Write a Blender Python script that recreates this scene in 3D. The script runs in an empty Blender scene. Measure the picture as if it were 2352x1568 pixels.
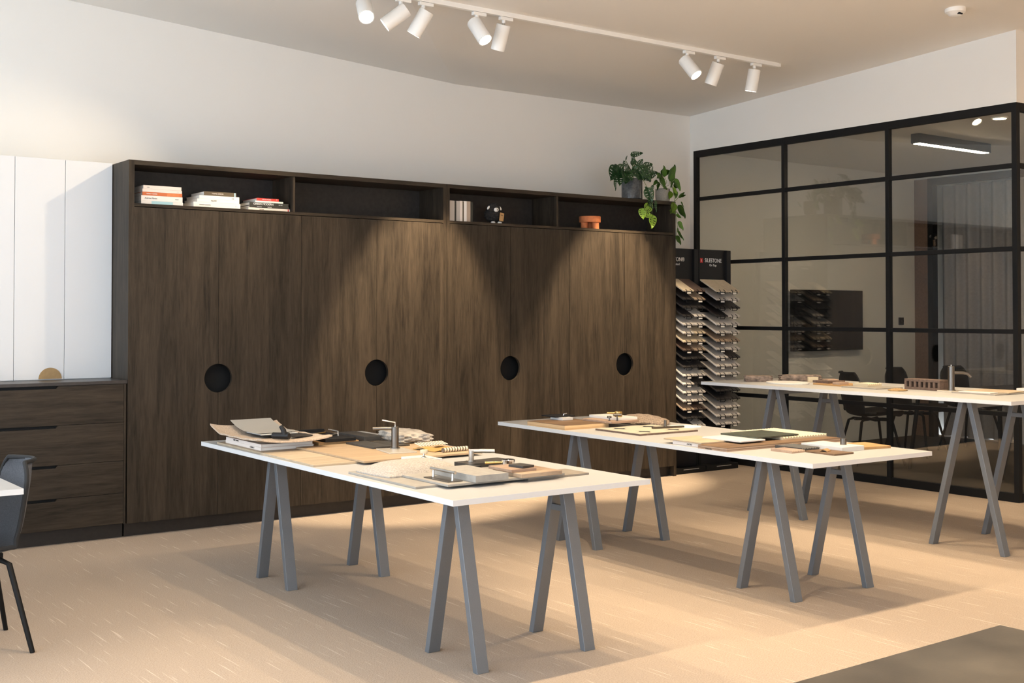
import bpy, bmesh, math, random
from mathutils import Vector, Matrix
R = math.radians
sc = bpy.context.scene
col = sc.collection
random.seed(7)

# ------------------------------------------------------------------ camera, world, exposure
cd = bpy.data.cameras.new('camera'); cam = bpy.data.objects.new('camera', cd); col.objects.link(cam)
cd.sensor_fit = 'HORIZONTAL'; cd.sensor_width = 36; cd.lens = 36 * 2726.6 / 2352
cd.shift_y = -116.1 / 2352; cd.clip_start = .05; cd.clip_end = 100
cam.location = (0, 0, 1.5); cam.rotation_euler = (R(90 + 1.0796), 0, R(-36.492))
sc.camera = cam
w = bpy.data.worlds.new('sky'); sc.world = w; w.use_nodes = True
w.node_tree.nodes['Background'].inputs[0].default_value = (.80, .89, 1, 1)
w.node_tree.nodes['Background'].inputs[1].default_value = 3.2
vs = sc.view_settings; vs.view_transform = 'Standard'; vs.look = 'None'; vs.gamma = 1; vs.use_curve_mapping = False
vs.exposure = 0.96
sc.cycles.use_denoising = True
sc.cycles.max_bounces = 7; sc.cycles.diffuse_bounces = 4; sc.cycles.glossy_bounces = 3; sc.cycles.transparent_max_bounces = 12
sc.cycles.use_adaptive_sampling = True; sc.cycles.adaptive_threshold = .1
sc.cycles.sample_clamp_indirect = 6; sc.cycles.caustics_reflective = False; sc.cycles.caustics_refractive = False
WARM = (1, .77, .50)
TRACK_POWER = 130      # spots of the track in view
BACK_POWER = 75       # spots of the second track, above the camera's frame
def portal(loc, rot, sx, sy):
    l = bpy.data.lights.new('window_portal', 'AREA'); l.shape = 'RECTANGLE'; l.size = sx; l.size_y = sy
    l.cycles.is_portal = True
    o = bpy.data.objects.new('window_portal', l); col.objects.link(o); o.location = loc; o.rotation_euler = rot
portal((-1.24, 4.0, 1.85), (0, R(-90), 0), 3.1, 7.6)
portal((1.5, -2.46, 1.7), (R(90), 0, 0), 4.6, 2.4)

# ------------------------------------------------------------------ materials
MATS = {}
def new_mat(name):
    m = bpy.data.materials.new(name); m.use_nodes = True; MATS[name] = m
    nt = m.node_tree; return m, nt, nt.nodes['Principled BSDF']
def plain(name, c, rough=.5, metal=0, noise=0, nscale=40, bump=0, bscale=200, spec=None):
    m, nt, b = new_mat(name)
    b.inputs['Base Color'].default_value = (*c, 1); b.inputs['Roughness'].default_value = rough; b.inputs['Metallic'].default_value = metal
    if spec is not None: b.inputs['Specular IOR Level'].default_value = spec
    tc = nt.nodes.new('ShaderNodeTexCoord')
    if noise:
        n = nt.nodes.new('ShaderNodeTexNoise'); n.inputs['Scale'].default_value = nscale; n.inputs['Detail'].default_value = 6
        nt.links.new(tc.outputs['Object'], n.inputs['Vector'])
        r = nt.nodes.new('ShaderNodeValToRGB')
        r.color_ramp.elements[0].position = .3; r.color_ramp.elements[1].position = .7
        r.color_ramp.elements[0].color = (*[v * (1 - noise) for v in c], 1); r.color_ramp.elements[1].color = (*[min(1, v * (1 + noise)) for v in c], 1)
        nt.links.new(n.outputs['Fac'], r.inputs['Fac']); nt.links.new(r.outputs['Color'], b.inputs['Base Color'])
    if bump:
        n2 = nt.nodes.new('ShaderNodeTexNoise'); n2.inputs['Scale'].default_value = bscale; n2.inputs['Detail'].default_value = 4
        nt.links.new(tc.outputs['Object'], n2.inputs['Vector'])
        bp = nt.nodes.new('ShaderNodeBump'); bp.inputs['Strength'].default_value = bump; bp.inputs['Distance'].default_value = .004
        nt.links.new(n2.outputs['Fac'], bp.inputs['Height']); nt.links.new(bp.outputs['Normal'], b.inputs['Normal'])
    return m
def wood(name, c1, c2, stretch=(30, 30, 2), rough=.55, fine=True, bump=.15):
    m, nt, b = new_mat(name); b.inputs['Roughness'].default_value = rough; b.inputs['Specular IOR Level'].default_value = .22
    tc = nt.nodes.new('ShaderNodeTexCoord'); mp = nt.nodes.new('ShaderNodeMapping'); mp.inputs['Scale'].default_value = stretch
    oi = nt.nodes.new('ShaderNodeObjectInfo'); ad = nt.nodes.new('ShaderNodeVectorMath')
    sc_ = nt.nodes.new('ShaderNodeVectorMath'); sc_.operation = 'SCALE'; sc_.inputs['Scale'].default_value = 13.0
    cb = nt.nodes.new('ShaderNodeCombineXYZ'); nt.links.new(oi.outputs['Random'], cb.inputs[0]); nt.links.new(oi.outputs['Random'], cb.inputs[2])
    nt.links.new(cb.outputs[0], sc_.inputs[0]); nt.links.new(tc.outputs['Object'], ad.inputs[0]); nt.links.new(sc_.outputs[0], ad.inputs[1])
    nt.links.new(ad.outputs[0], mp.inputs['Vector'])
    n = nt.nodes.new('ShaderNodeTexNoise'); n.inputs['Scale'].default_value = 1; n.inputs['Detail'].default_value = 9; n.inputs['Roughness'].default_value = .68; n.inputs['Distortion'].default_value = .5
    nt.links.new(mp.outputs['Vector'], n.inputs['Vector'])
    mp2 = nt.nodes.new('ShaderNodeMapping'); mp2.inputs['Scale'].default_value = tuple(s * .16 for s in stretch)
    nt.links.new(ad.outputs[0], mp2.inputs['Vector'])
    n2 = nt.nodes.new('ShaderNodeTexNoise'); n2.inputs['Scale'].default_value = 1; n2.inputs['Detail'].default_value = 3; n2.inputs['Distortion'].default_value = 1.2
    nt.links.new(mp2.outputs['Vector'], n2.inputs['Vector'])
    mx = nt.nodes.new('ShaderNodeMath'); mx.operation = 'MULTIPLY_ADD'; mx.inputs[1].default_value = .55
    ml = nt.nodes.new('ShaderNodeMath'); ml.operation = 'MULTIPLY'; ml.inputs[1].default_value = .45
    nt.links.new(n2.outputs['Fac'], ml.inputs[0]); nt.links.new(n.outputs['Fac'], mx.inputs[0]); nt.links.new(ml.outputs[0], mx.inputs[2])
    r = nt.nodes.new('ShaderNodeValToRGB'); r.color_ramp.elements[0].position = .36; r.color_ramp.elements[1].position = .62
    r.color_ramp.elements[0].color = (*c1, 1); r.color_ramp.elements[1].color = (*c2, 1)
    nt.links.new(mx.outputs[0], r.inputs['Fac']); nt.links.new(r.outputs['Color'], b.inputs['Base Color'])
    if bump:
        bp = nt.nodes.new('ShaderNodeBump'); bp.inputs['Strength'].default_value = bump; bp.inputs['Distance'].default_value = .002
        nt.links.new(mx.outputs[0], bp.inputs['Height']); nt.links.new(bp.outputs['Normal'], b.inputs['Normal'])
    return m
def emit(name, c, s):
    m, nt, b = new_mat(name); b.inputs['Base Color'].default_value = (*c, 1)
    b.inputs['Emission Color'].default_value = (*c, 1); b.inputs['Emission Strength'].default_value = s; return m
def thin_glass(name, tint, ior=1.5, boost=0.0):
    m, nt, b = new_mat(name); nt.nodes.remove(b); out = nt.nodes['Material Output']
    t = nt.nodes.new('ShaderNodeBsdfTransparent'); t.inputs[0].default_value = (*tint, 1)
    g = nt.nodes.new('ShaderNodeBsdfGlossy'); g.inputs['Roughness'].default_value = 0; g.inputs[0].default_value = (1, 1, 1, 1)
    f = nt.nodes.new('ShaderNodeFresnel'); ge = nt.nodes.new('ShaderNodeNewGeometry'); mi = nt.nodes.new('ShaderNodeMath'); mi.operation = 'MULTIPLY_ADD'
    mi.inputs[1].default_value = 1 / ior - ior; mi.inputs[2].default_value = ior; nt.links.new(ge.outputs['Backfacing'], mi.inputs[0]); nt.links.new(mi.outputs[0], f.inputs[0])   # a solid pane: the ray leaves through the back face without total reflection
    a = nt.nodes.new('ShaderNodeMath'); a.operation = 'ADD'; a.inputs[1].default_value = boost; a.use_clamp = True
    mx = nt.nodes.new('ShaderNodeMixShader')
    nt.links.new(f.outputs[0], a.inputs[0]); nt.links.new(a.outputs[0], mx.inputs[0]); nt.links.new(t.outputs[0], mx.inputs[1]); nt.links.new(g.outputs[0], mx.inputs[2])
    nt.links.new(mx.outputs[0], out.inputs[0]); return m
def carpet_mat():
    m, nt, b = new_mat('carpet'); b.inputs['Roughness'].default_value = .95; b.inputs['Specular IOR Level'].default_value = .1
    tc = nt.nodes.new('ShaderNodeTexCoord')
    n1 = nt.nodes.new('ShaderNodeTexNoise'); n1.inputs['Scale'].default_value = 160; n1.inputs['Detail'].default_value = 3
    nt.links.new(tc.outputs['Object'], n1.inputs['Vector'])
    mp = nt.nodes.new('ShaderNodeMapping'); mp.inputs['Scale'].default_value = (75, 2.6, 1); nt.links.new(tc.outputs['Object'], mp.inputs['Vector'])
    n2 = nt.nodes.new('ShaderNodeTexNoise'); n2.inputs['Scale'].default_value = 1; n2.inputs['Detail'].default_value = 2; nt.links.new(mp.outputs[0], n2.inputs['Vector'])
    r1 = nt.nodes.new('ShaderNodeValToRGB'); r1.color_ramp.elements[0].position = .25; r1.color_ramp.elements[1].position = .75
    r1.color_ramp.elements[0].color = (.335, .268, .21, 1); r1.color_ramp.elements[1].color = (.49, .40, .32, 1)
    nt.links.new(n1.outputs['Fac'], r1.inputs['Fac'])
    r2 = nt.nodes.new('ShaderNodeValToRGB'); r2.color_ramp.elements[0].position = .64; r2.color_ramp.elements[1].position = .72
    r2.color_ramp.elements[0].color = (0, 0, 0, 1); r2.color_ramp.elements[1].color = (.42, .42, .42, 1)
    nt.links.new(n2.outputs['Fac'], r2.inputs['Fac'])
    mx = nt.nodes.new('ShaderNodeMixRGB'); mx.inputs[2].default_value = (.78, .69, .60, 1)
    nt.links.new(r2.outputs['Color'], mx.inputs[0]); nt.links.new(r1.outputs['Color'], mx.inputs[1]); nt.links.new(mx.outputs[0], b.inputs['Base Color'])
    bp = nt.nodes.new('ShaderNodeBump'); bp.inputs['Strength'].default_value = .5; bp.inputs['Distance'].default_value = .004
    nt.links.new(n1.outputs['Fac'], bp.inputs['Height']); nt.links.new(bp.outputs['Normal'], b.inputs['Normal'])
    return m
def star_mat():
    """cement tile with four-pointed dark stars, one per quarter metre cell"""
    m, nt, b = new_mat('star_tile'); b.inputs['Roughness'].default_value = .6
    tc = nt.nodes.new('ShaderNodeTexCoord'); sx = nt.nodes.new('ShaderNodeSeparateXYZ'); nt.links.new(tc.outputs['Object'], sx.inputs[0])
    def mth(op, a, bb=None, v=None):
        k = nt.nodes.new('ShaderNodeMath'); k.operation = op
        nt.links.new(a, k.inputs[0])
        if bb is not None: nt.links.new(bb, k.inputs[1])
        if v is not None: k.inputs[1].default_value = v
        return k.outputs[0]
    def cell(o):
        a = mth('ADD', o, v=.0); a = mth('MULTIPLY', a, v=1 / .24); a = mth('FRACT', a); a = mth('SUBTRACT', a, v=.5); return mth('ABSOLUTE', a)
    ax, ay = cell(sx.outputs[0]), cell(sx.outputs[1])
    p = mth('ADD', mth('POWER', ax, v=.42), mth('POWER', ay, v=.42))
    r = nt.nodes.new('ShaderNodeValToRGB'); r.color_ramp.interpolation = 'CONSTANT'
    r.color_ramp.elements[0].color = (.045, .05, .045, 1); r.color_ramp.elements[1].position = .735; r.color_ramp.elements[1].color = (.50, .44, .34, 1)
    nt.links.new(p, r.inputs[0]); nt.links.new(r.outputs[0], b.inputs['Base Color']); return m
def stripe_mat(name, c1, c2, scale, axis=0):
    m, nt, b = new_mat(name); b.inputs['Roughness'].default_value = .8
    tc = nt.nodes.new('ShaderNodeTexCoord'); wv = nt.nodes.new('ShaderNodeTexWave'); wv.inputs['Scale'].default_value = scale; wv.bands_direction = 'XYZ'[axis]
    r = nt.nodes.new('ShaderNodeValToRGB'); r.color_ramp.elements[0].position = .55; r.color_ramp.elements[1].position = .7
    r.color_ramp.elements[0].color = (*c1, 1); r.color_ramp.elements[1].color = (*c2, 1)
    nt.links.new(tc.outputs['Object'], wv.inputs['Vector']); nt.links.new(wv.outputs['Fac'], r.inputs[0]); nt.links.new(r.outputs[0], b.inputs['Base Color']); return m

plain('wall_paint', (.80, .785, .75), .7, bump=.04, bscale=90)
plain('ceiling_paint', (.80, .775, .73), .75)
carpet_mat()
wood('dark_oak', (.015, .0112, .008), (.052, .039, .027), (62, 62, 5), .5)
wood('dark_oak_h', (.015, .0112, .008), (.052, .039, .027), (5, 62, 62), .5)
plain('niche_dark', (.022, .019, .017), .6, noise=.3, nscale=30)
plain('plinth_dark', (.018, .014, .012), .5, noise=.2)
plain('worktop_dark', (.035, .030, .028), .35, noise=.2)
plain('hole_black', (.006, .006, .006), .8)
plain('white_joinery', (.72, .72, .72), .45)
plain('laminate_top_dimmed', (.425, .42, .41), .4)  # tabletop white, darkened in colour to offset the strong overhead light
plain('laminate_edge_lit', (.62, .63, .64), .45)  # same tabletop white, window light on the edges put into the colour
plain('silver_paint', (.165, .18, .20), .42, .3, noise=.05, nscale=300, bump=.03)
plain('black_metal', (.005, .005, .005), .6, spec=.25)
plain('black_plastic', (.009, .009, .010), .5, spec=.3)
plain('white_metal', (.86, .85, .82), .35)
plain('steel', (.55, .53, .5), .28, 1)
plain('gunmetal', (.16, .145, .13), .3, 1)
plain('brass', (.62, .42, .16), .3, 1)
plain('chrome', (.7, .7, .7), .12, 1)
plain('terracotta', (.62, .20, .075), .8, noise=.08)
plain('tan_leather', (.36, .23, .10), .6, noise=.1)
plain('glazed_pot', (.075, .082, .088), .22, .1, noise=.35, nscale=60)
plain('stone_pot', (.33, .31, .265), .85, noise=.12, nscale=90)
plain('soil', (.03, .02, .014), .95, bump=.6)
plain('leaf_dark', (.016, .058, .014), .32, noise=.3, nscale=25)
plain('leaf_lime', (.20, .34, .03), .35, noise=.3, nscale=25)
plain('leaf_mid', (.075, .18, .022), .35, noise=.45, nscale=22)
plain('stem_green', (.12, .17, .045), .5)
plain('paper_white', (.80, .77, .72), .75)
plain('paper_grey', (.36, .34, .30), .7)
plain('felt_grey', (.16, .165, .18), .9, noise=.15, nscale=150, bump=.3, bscale=300)
plain('black_felt', (.012, .012, .013), .85)
plain('slate', (.042, .040, .038), .45, noise=.3, nscale=40)
plain('charcoal', (.030, .026, .023), .5, noise=.3, nscale=30)
plain('grey_tile', (.30, .275, .24), .5, noise=.13, nscale=14)
plain('warm_grey_tile', (.24, .205, .165), .5, noise=.16, nscale=12)
plain('concrete_slab', (.30, .28, .25), .6, noise=.12, nscale=35)
plain('boucle', (.40, .36, .315), .95, noise=.22, nscale=140, bump=1.0, bscale=170)
plain('boucle_brown', (.24, .185, .14), .95, noise=.55, nscale=110, bump=1.0, bscale=150)
plain('leather_tan_rug', (.50, .39, .29), .85, noise=.22, nscale=120, bump=.6, bscale=150)
plain('rough_stone', (.40, .36, .31), .9, noise=.35, nscale=22, bump=.9, bscale=60)
plain('rock_brown', (.20, .15, .12), .9, noise=.45, nscale=30, bump=1.0, bscale=60)
plain('green_tile', (.05, .058, .042), .35, noise=.5, nscale=30)
plain('cream_board', (.56, .48, .34), .7)
plain('white_slab', (.62, .61, .59), .4)
plain('acrylic', (.55, .50, .42), .15)
wood('oak_light', (.34, .235, .145), (.48, .355, .225), (2, 30, 30), .5)
wood('travertine', (.36, .28, .19), (.52, .42, .30), (4, 14, 14), .55)
wood('marble_wood', (.17, .10, .06), (.42, .31, .215), (5, 11, 11), .45)
wood('plank_brown', (.10, .060, .034), (.22, .14, .085), (2, 26, 26), .5)
wood('pink_oak', (.28, .185, .13), (.42, .30, .215), (2, 30, 30), .5)
wood('ply_edge', (.45, .29, .15), (.66, .46, .26), (2, 2, 120), .6)
wood('orange_oak', (.36, .20, .08), (.48, .30, .14), (30, 2, 30), .5)
plain('brick_brown', (.12, .080, .062), .9, noise=.25, nscale=60, bump=.5)
plain('stone_bench', (.05, .042, .032), .42, noise=.55, nscale=5, bump=.05)
star_mat()
stripe_mat('striped_cloth', (.75, .66, .5), (.14, .10, .07), 18, 0)
plain('ochre_cloth', (.42, .24, .06), .7, noise=.1)
thin_glass('tinted_glass', (.86, .865, .845), 1.5, .03)
thin_glass('clear_glass', (.97, .98, .98), 1.45)
plain('tv_screen', (.008, .009, .011), .25)
plain('curtain', (.30, .285, .29), .9, noise=.08)
plain('timber_reveal', (.20, .12, .085), .6, noise=.15)
emit('lamp_lens', (1, .86, .66), 22).cycles.emission_sampling = 'NONE'   # the spot lamp behind it lights the room
emit('tube_glow', (1, .80, .56), 60)
plain('wool_black', (.018, .016, .015), .95, bump=1.0, bscale=140)
plain('red_logo', (.50, .02, .02), .5)
plain('letter_white', (.80, .80, .80), .6)
plain('letter_dark', (.05, .045, .04), .7)
for n_, c_ in dict(sample_pale=(.66, .62, .57), sample_grey=(.44, .42, .40), sample_beige=(.62, .52, .38), sample_tan=(.38, .29, .21), sample_dark=(.035, .032, .032), sample_brown=(.11, .075, .06)).items():
    plain(n_, c_, .35, noise=.12, nscale=60)
for n_, c_ in dict(book_white=(.80, .76, .72), book_cream=(.74, .66, .60), book_orange=(.55, .14, .045), book_blue=(.40, .64, .70), book_brown=(.10, .075, .045), book_red=(.60, .035, .03), book_mint=(.62, .70, .64), book_black=(.022, .024, .020), book_marble=(.45, .42, .39), book_tan=(.42, .33, .26)).items():
    plain(n_, c_, .5)

# ------------------------------------------------------------------ mesh helpers
def bx(bm, x0, x1, y0, y1, z0, z1):
    v = [bm.verts.new((x, y, z)) for z in (z0, z1) for x, y in ((x0, y0), (x1, y0), (x1, y1), (x0, y1))]
    for f in ((3, 2, 1, 0), (4, 5, 6, 7), (0, 1, 5, 4), (1, 2, 6, 5), (2, 3, 7, 6), (3, 0, 4, 7)): bm.faces.new([v[i] for i in f])
def prism(bm, pts, axis, a, b):
    """extrude a 2D outline: axis 'y' -> pts are (x, z); 'z' -> (x, y); 'x' -> (y, z)"""
    def P(p, t): return {'y': (p[0], t, p[1]), 'z': (p[0], p[1], t), 'x': (t, p[0], p[1])}[axis]
    A = [bm.verts.new(P(p, a)) for p in pts]; B = [bm.verts.new(P(p, b)) for p in pts]
    bm.faces.new(A); bm.faces.new(B[::-1])
    n = len(pts)
    for i in range(n): bm.faces.new((A[i], B[i], B[(i + 1) % n], A[(i + 1) % n]))
def frame_of(d):
    d = Vector(d).normalized(); u = d.orthogonal().normalized(); return d, u, d.cross(u)
def tube(bm, pts, r, seg=10, caps=True):
    rs = r if isinstance(r, (list, tuple)) else [r] * len(pts)
    pts = [Vector(p) for p in pts]; rings = []; u = None
    for i, p in enumerate(pts):
        d = (pts[min(i + 1, len(pts) - 1)] - pts[max(i - 1, 0)]).normalized()
        if u is None: u = d.orthogonal().normalized()
        else:
            u = (u - d * u.dot(d))
            u = u.normalized() if u.length > 1e-6 else d.orthogonal().normalized()
        v = d.cross(u)
        rings.append([bm.verts.new(p + (u * math.cos(2 * math.pi * k / seg) + v * math.sin(2 * math.pi * k / seg)) * rs[i]) for k in range(seg)])
    for a, b in zip(rings, rings[1:]):
        for k in range(seg): bm.faces.new((a[k], a[(k + 1) % seg], b[(k + 1) % seg], b[k]))
    if caps: bm.faces.new(rings[0][::-1]); bm.faces.new(rings[-1])
def lathe(bm, prof, seg=32, c=(0, 0, 0)):
    rings = []
    for r, z in prof:
        rings.append([bm.verts.new((c[0] + r * math.cos(2 * math.pi * k / seg), c[1] + r * math.sin(2 * math.pi * k / seg), c[2] + z)) for k in range(seg)])
    for a, b in zip(rings, rings[1:]):
        for k in range(seg): bm.faces.new((a[k], a[(k + 1) % seg], b[(k + 1) % seg], b[k]))
    bm.faces.new(rings[0][::-1]); bm.faces.new(rings[-1])
def grid(bm, fn, nu, nv):
    g = [[bm.verts.new(fn(i / nu, j / nv)) for j in range(nv + 1)] for i in range(nu + 1)]
    for i in range(nu):
        for j in range(nv): bm.faces.new((g[i][j], g[i + 1][j], g[i + 1][j + 1], g[i][j + 1]))
    return g
def sheet(bm, fn, nu, nv, t):
    """a grid given thickness t downwards"""
    a = [[fn(i / nu, j / nv) for j in range(nv + 1)] for i in range(nu + 1)]
    T = [[bm.verts.new(p) for p in row] for row in a]; B = [[bm.verts.new((p[0], p[1], p[2] - t)) for p in row] for row in a]
    for i in range(nu):
        for j in range(nv):
            bm.faces.new((T[i][j], T[i + 1][j], T[i + 1][j + 1], T[i][j + 1])); bm.faces.new((B[i][j], B[i][j + 1], B[i + 1][j + 1], B[i + 1][j]))
    for i in range(nu):
        bm.faces.new((T[i][0], B[i][0], B[i + 1][0], T[i + 1][0])); bm.faces.new((T[i + 1][nv], B[i + 1][nv], B[i][nv], T[i][nv]))
    for j in range(nv):
        bm.faces.new((T[0][j + 1], B[0][j + 1], B[0][j], T[0][j])); bm.faces.new((T[nu][j], B[nu][j], B[nu][j + 1], T[nu][j + 1]))
def obj(name, bm, mat, parent=None, smooth=False, bevel=0, seg=2, loc=None, rot=None):
    bmesh.ops.recalc_face_normals(bm, faces=bm.faces)
    me = bpy.data.meshes.new(name); bm.to_mesh(me); bm.free()
    me.materials.append(MATS[mat])
    if smooth:
        for p in me.polygons: p.use_smooth = True
        me.set_sharp_from_angle(angle=R(38))
    o = bpy.data.objects.new(name, me); col.objects.link(o)
    if parent: o.parent = parent
    if loc is not None: o.location = loc
    if rot is not None: o.rotation_euler = rot
    if bevel:
        b = o.modifiers.new('bevel', 'BEVEL'); b.width = bevel; b.segments = seg; b.limit_method = 'ANGLE'
    return o
def boxes(name, mat, parent, *bb, bevel=0, **k):
    bm = bmesh.new()
    for b in bb: bx(bm, *b)
    return obj(name, bm, mat, parent, bevel=bevel, **k)
def tag(o, label, cat, group=None):
    o['label'] = label; o['category'] = cat
    if group: o['group'] = group
    return o
def thing(name, label, cat, loc=(0, 0, 0), rz=0, group=None):
    o = bpy.data.objects.new(name, None); col.objects.link(o); o.location = loc; o.rotation_euler = (0, 0, rz); o.empty_display_size = .05
    return tag(o, label, cat, group)
def structure(o, label=None):
    o['kind'] = 'structure'
    if label: o['label'] = label
    return o
def sroot(name, label, loc=(0, 0, 0)):
    o = bpy.data.objects.new(name, None); col.objects.link(o); o.location = loc; return structure(o, label)
def text(name, body, size, mat, parent, loc, rot, align='CENTER', ext=.0006, xs=1.0):
    c = bpy.data.curves.new(name, 'FONT'); c.body = body; c.size = size; c.align_x = align; c.align_y = 'CENTER'; c.extrude = ext
    c.materials.append(MATS[mat]); o = bpy.data.objects.new(name, c); col.objects.link(o); o.parent = parent; o.location = loc; o.rotation_euler = rot; o.scale = (xs, 1, 1)
    return o
FRONT = (R(90), 0, 0)      # lettering read from the -Y side
LEFT = (R(90), 0, R(-90))  # lettering read from the -X side

# ------------------------------------------------------------------ room shell
XL, YF, YB, XG, XR = -1.25, -2.5, 8.81, 8.845, 12.72
def P1(y): return 3.548 + .0575 * (YB - y)
def P2(x): return 3.548 + .066 * (5.89 - x)
structure(boxes('floor', 'carpet', None, (XL - .3, XR + .3, YF - .3, YB + .3, -.05, 0)), 'beige woven carpet with pale streaks')
bm = bmesh.new()
pA = [(5.89, YB), (XR + .2, YB), (XR + .2, YF - .2), (XL - .2, YF - .2), (XL - .2, YB - (5.89 - XL + .2) / .871)]
bm.faces.new([bm.verts.new((x, y, P1(y))) for x, y in pA]); bm.faces.new([bm.verts.new((x, y, P1(y) + .1)) for x, y in pA][::-1])
pB = [(XL - .2, YB), (5.89, YB), (XL - .2, YB - (5.89 - XL + .2) / .871)]
bm.faces.new([bm.verts.new((x, y, P2(x))) for x, y in pB]); bm.faces.new([bm.verts.new((x, y, P2(x) + .1)) for x, y in pB][::-1])
structure(obj('ceiling', bm, 'ceiling_paint'), 'white raked ceiling with a faint crease')
structure(boxes('wall_back', 'wall_paint', None, (XL - .2, XR + .2, YB, YB + .12, 0, 4.4)), 'white painted wall above the dark cabinets')
bm = bmesh.new()
bx(bm, XG - .025, XG + .03, 5.178, YB - .001, 3.18, 4.0); bx(bm, XG - .025, XG + .03, 8.759, YB - .001, 0, 3.18); bx(bm, XG + .03, XR, 5.178, 5.23, 3.18, 4.2)
structure(obj('wall_right', bm, 'wall_paint'), 'white bulkhead above the black framed glass partition')
structure(boxes('wall_far', 'wall_paint', None, (XR, XR + .12, YF, 5.2, 0, 4.4), (XR, XR + .5, 5.2, YB, 3.14, 4.4), (XR + .4, XR + .5, 5.1, YB + .1, 0, 3.14), (XR + .1, XR + .5, 5.0, 5.2, 0, 3.14), (XR + .1, XR + .5, 8.7, YB + .1, 0, 3.14)), 'far side wall of the hall')
structure(boxes('ceiling', 'ceiling_paint', None, (XG + .035, XR, 5.235, YB - .001, 3.19, 3.24)), 'flat ceiling of the glazed meeting room')
plain('dark_carpet', (.035, .030, .026), .95, noise=.2, nscale=120)
structure(boxes('floor', 'dark_carpet', None, (XG + .03, XR + .1, 5.235, YB - .001, 0, .004)), 'dark carpet of the meeting room')
# left wall with shopfront windows, front wall with one window
bm = bmesh.new()
bx(bm, XL - .2, XL, YF, YB, 0, .3); bx(bm, XL - .2, XL, YF, YB, 3.4, 4.6); bx(bm, XL - .2, XL, YF, .2, .3, 3.4); bx(bm, XL - .2, XL, 7.8, YB, .3, 3.4)
structure(obj('wall_left', bm, 'wall_paint'), 'wall with tall shopfront windows')
bm = bmesh.new()
bx(bm, XL, -.8, YF - .2, YF, 0, 4.6); bx(bm, 3.8, XR, YF - .2, YF, 0, 4.6); bx(bm, -.8, 3.8, YF - .2, YF, 0, .5); bx(bm, -.8, 3.8, YF - .2, YF, 2.9, 4.6)
structure(obj('wall_front', bm, 'wall_paint'), 'wall behind the viewer with a window')
w1 = sroot('window_3', 'tall shopfront window in the left wall', (XL - .1, 4, .3))
for i in range(6):
    y = .2 + i * 1.52
    boxes('mullion', 'black_metal', w1, (-.03, .03, y - 4 - .025, y - 4 + .025, 0, 3.1))
    if i < 5: boxes('pane', 'clear_glass', w1, (-.004, .004, y - 4 + .025, y - 4 + 1.495, .0, 3.1))
w2 = sroot('window_4', 'window in the wall behind the viewer', (1.5, YF - .1, .5))
for i in range(4):
    x = -2.3 + i * 4.6 / 3
    boxes('mullion', 'black_metal', w2, (x - .025, x + .025, -.03, .03, 0, 2.4))
    if i < 3: boxes('pane', 'clear_glass', w2, (x + .025, x + 4.6 / 3 - .025, -.004, .004, 0, 2.4))

# ------------------------------------------------------------------ glass partition
gp = sroot('window_1', 'black steel framed tinted glass partition', (XG, 6.98, 0))
ys = [8.737, 7.568, 6.397, 5.203]; zs = [.035, .694, 1.354, 2.015, 2.68, 3.148]
for k, y in enumerate(ys):
    hw = .022 if k in (0, 3) else .019
    boxes('mullion', 'black_metal', gp, (-.025, .025, y - hw - 6.98, y + hw - 6.98, 0, 3.18), bevel=.002)
for a, b in zip(ys[1:], ys):
    for k, z in enumerate(zs):
        h = .035 if k in (0, 5) else .018
        boxes('transom', 'black_metal', gp, (-.0235, .0235, a + .019 - 6.98, b - .019 - 6.98, z - h, z + h), bevel=.002)
    for z0, z1, k in zip(zs, zs[1:], range(5)):
        boxes('pane', 'tinted_glass', gp, (-.004, .004, a + .018 - 6.98, b - .018 - 6.98, z0 + (.034 if k == 0 else .017), z1 - (.034 if k == 4 else .017)))
gq = sroot('window_2', 'black framed glass return of the meeting room', (XG, 5.203, 0))
xs_ = [.0, 1.27, 2.54, 3.85]
for x in xs_[1:]: boxes('mullion', 'black_metal', gq, (x - .019, x + .019, -.025, .025, 0, 3.18))
for a, b in zip(xs_, xs_[1:]):
    for k, z in enumerate(zs):
        h = .035 if k in (0, 5) else .018
        boxes('transom', 'black_metal', gq, (a + .02, b - .019, -.0235, .0235, z - h, z + h))
    for z0, z1, k in zip(zs, zs[1:], range(5)):
        boxes('pane', 'tinted_glass', gq, (a + .02, b - .018, -.004, .004, z0 + (.034 if k == 0 else .017), z1 - (.034 if k == 4 else .017)))

# ------------------------------------------------------------------ meeting room behind the glass
t = thing('television', 'black flat television on the meeting room wall behind the glass', 'television', (10.955, YB - .06, 1.42))
boxes('casing', 'black_plastic', t, (-.612, .612, -.02, .03, -.344, .344), bevel=.004)
boxes('screen', 'tv_screen', t, (-.602, .602, -.0225, -.0205, -.334, .334)); boxes('wall_bracket', 'black_metal', t, (-.2, .2, .03, .058, -.15, .15))
t = thing('wall_socket', 'small black wall plate beside the television', 'wall plate', (12.40, YB - .012, 1.405))
boxes('plate', 'black_plastic', t, (-.045, .045, -.006, .011, -.045, .045), bevel=.004); boxes('switch', 'gunmetal', t, (-.018, -.004, -.009, -.006, -.012, .012), (.004, .018, -.009, -.006, -.012, .012))
d = sroot('door_1', 'black framed opening with a pale curtain in the meeting room', (XR, 7, 0))
boxes('reveal', 'timber_reveal', d, (-.03, .1, 1.62, YB - 7 - .002, 0, 3.14)); boxes('post', 'black_metal', d, (-.05, .05, 1.54, 1.61, 0, 3.14)); boxes('post', 'black_metal', d, (-.05, .05, -1.7, -1.64, 0, 3.14))
boxes('head_rail', 'black_metal', d, (-.05, .05, -1.64, 1.54, 3.06, 3.14)); 
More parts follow.
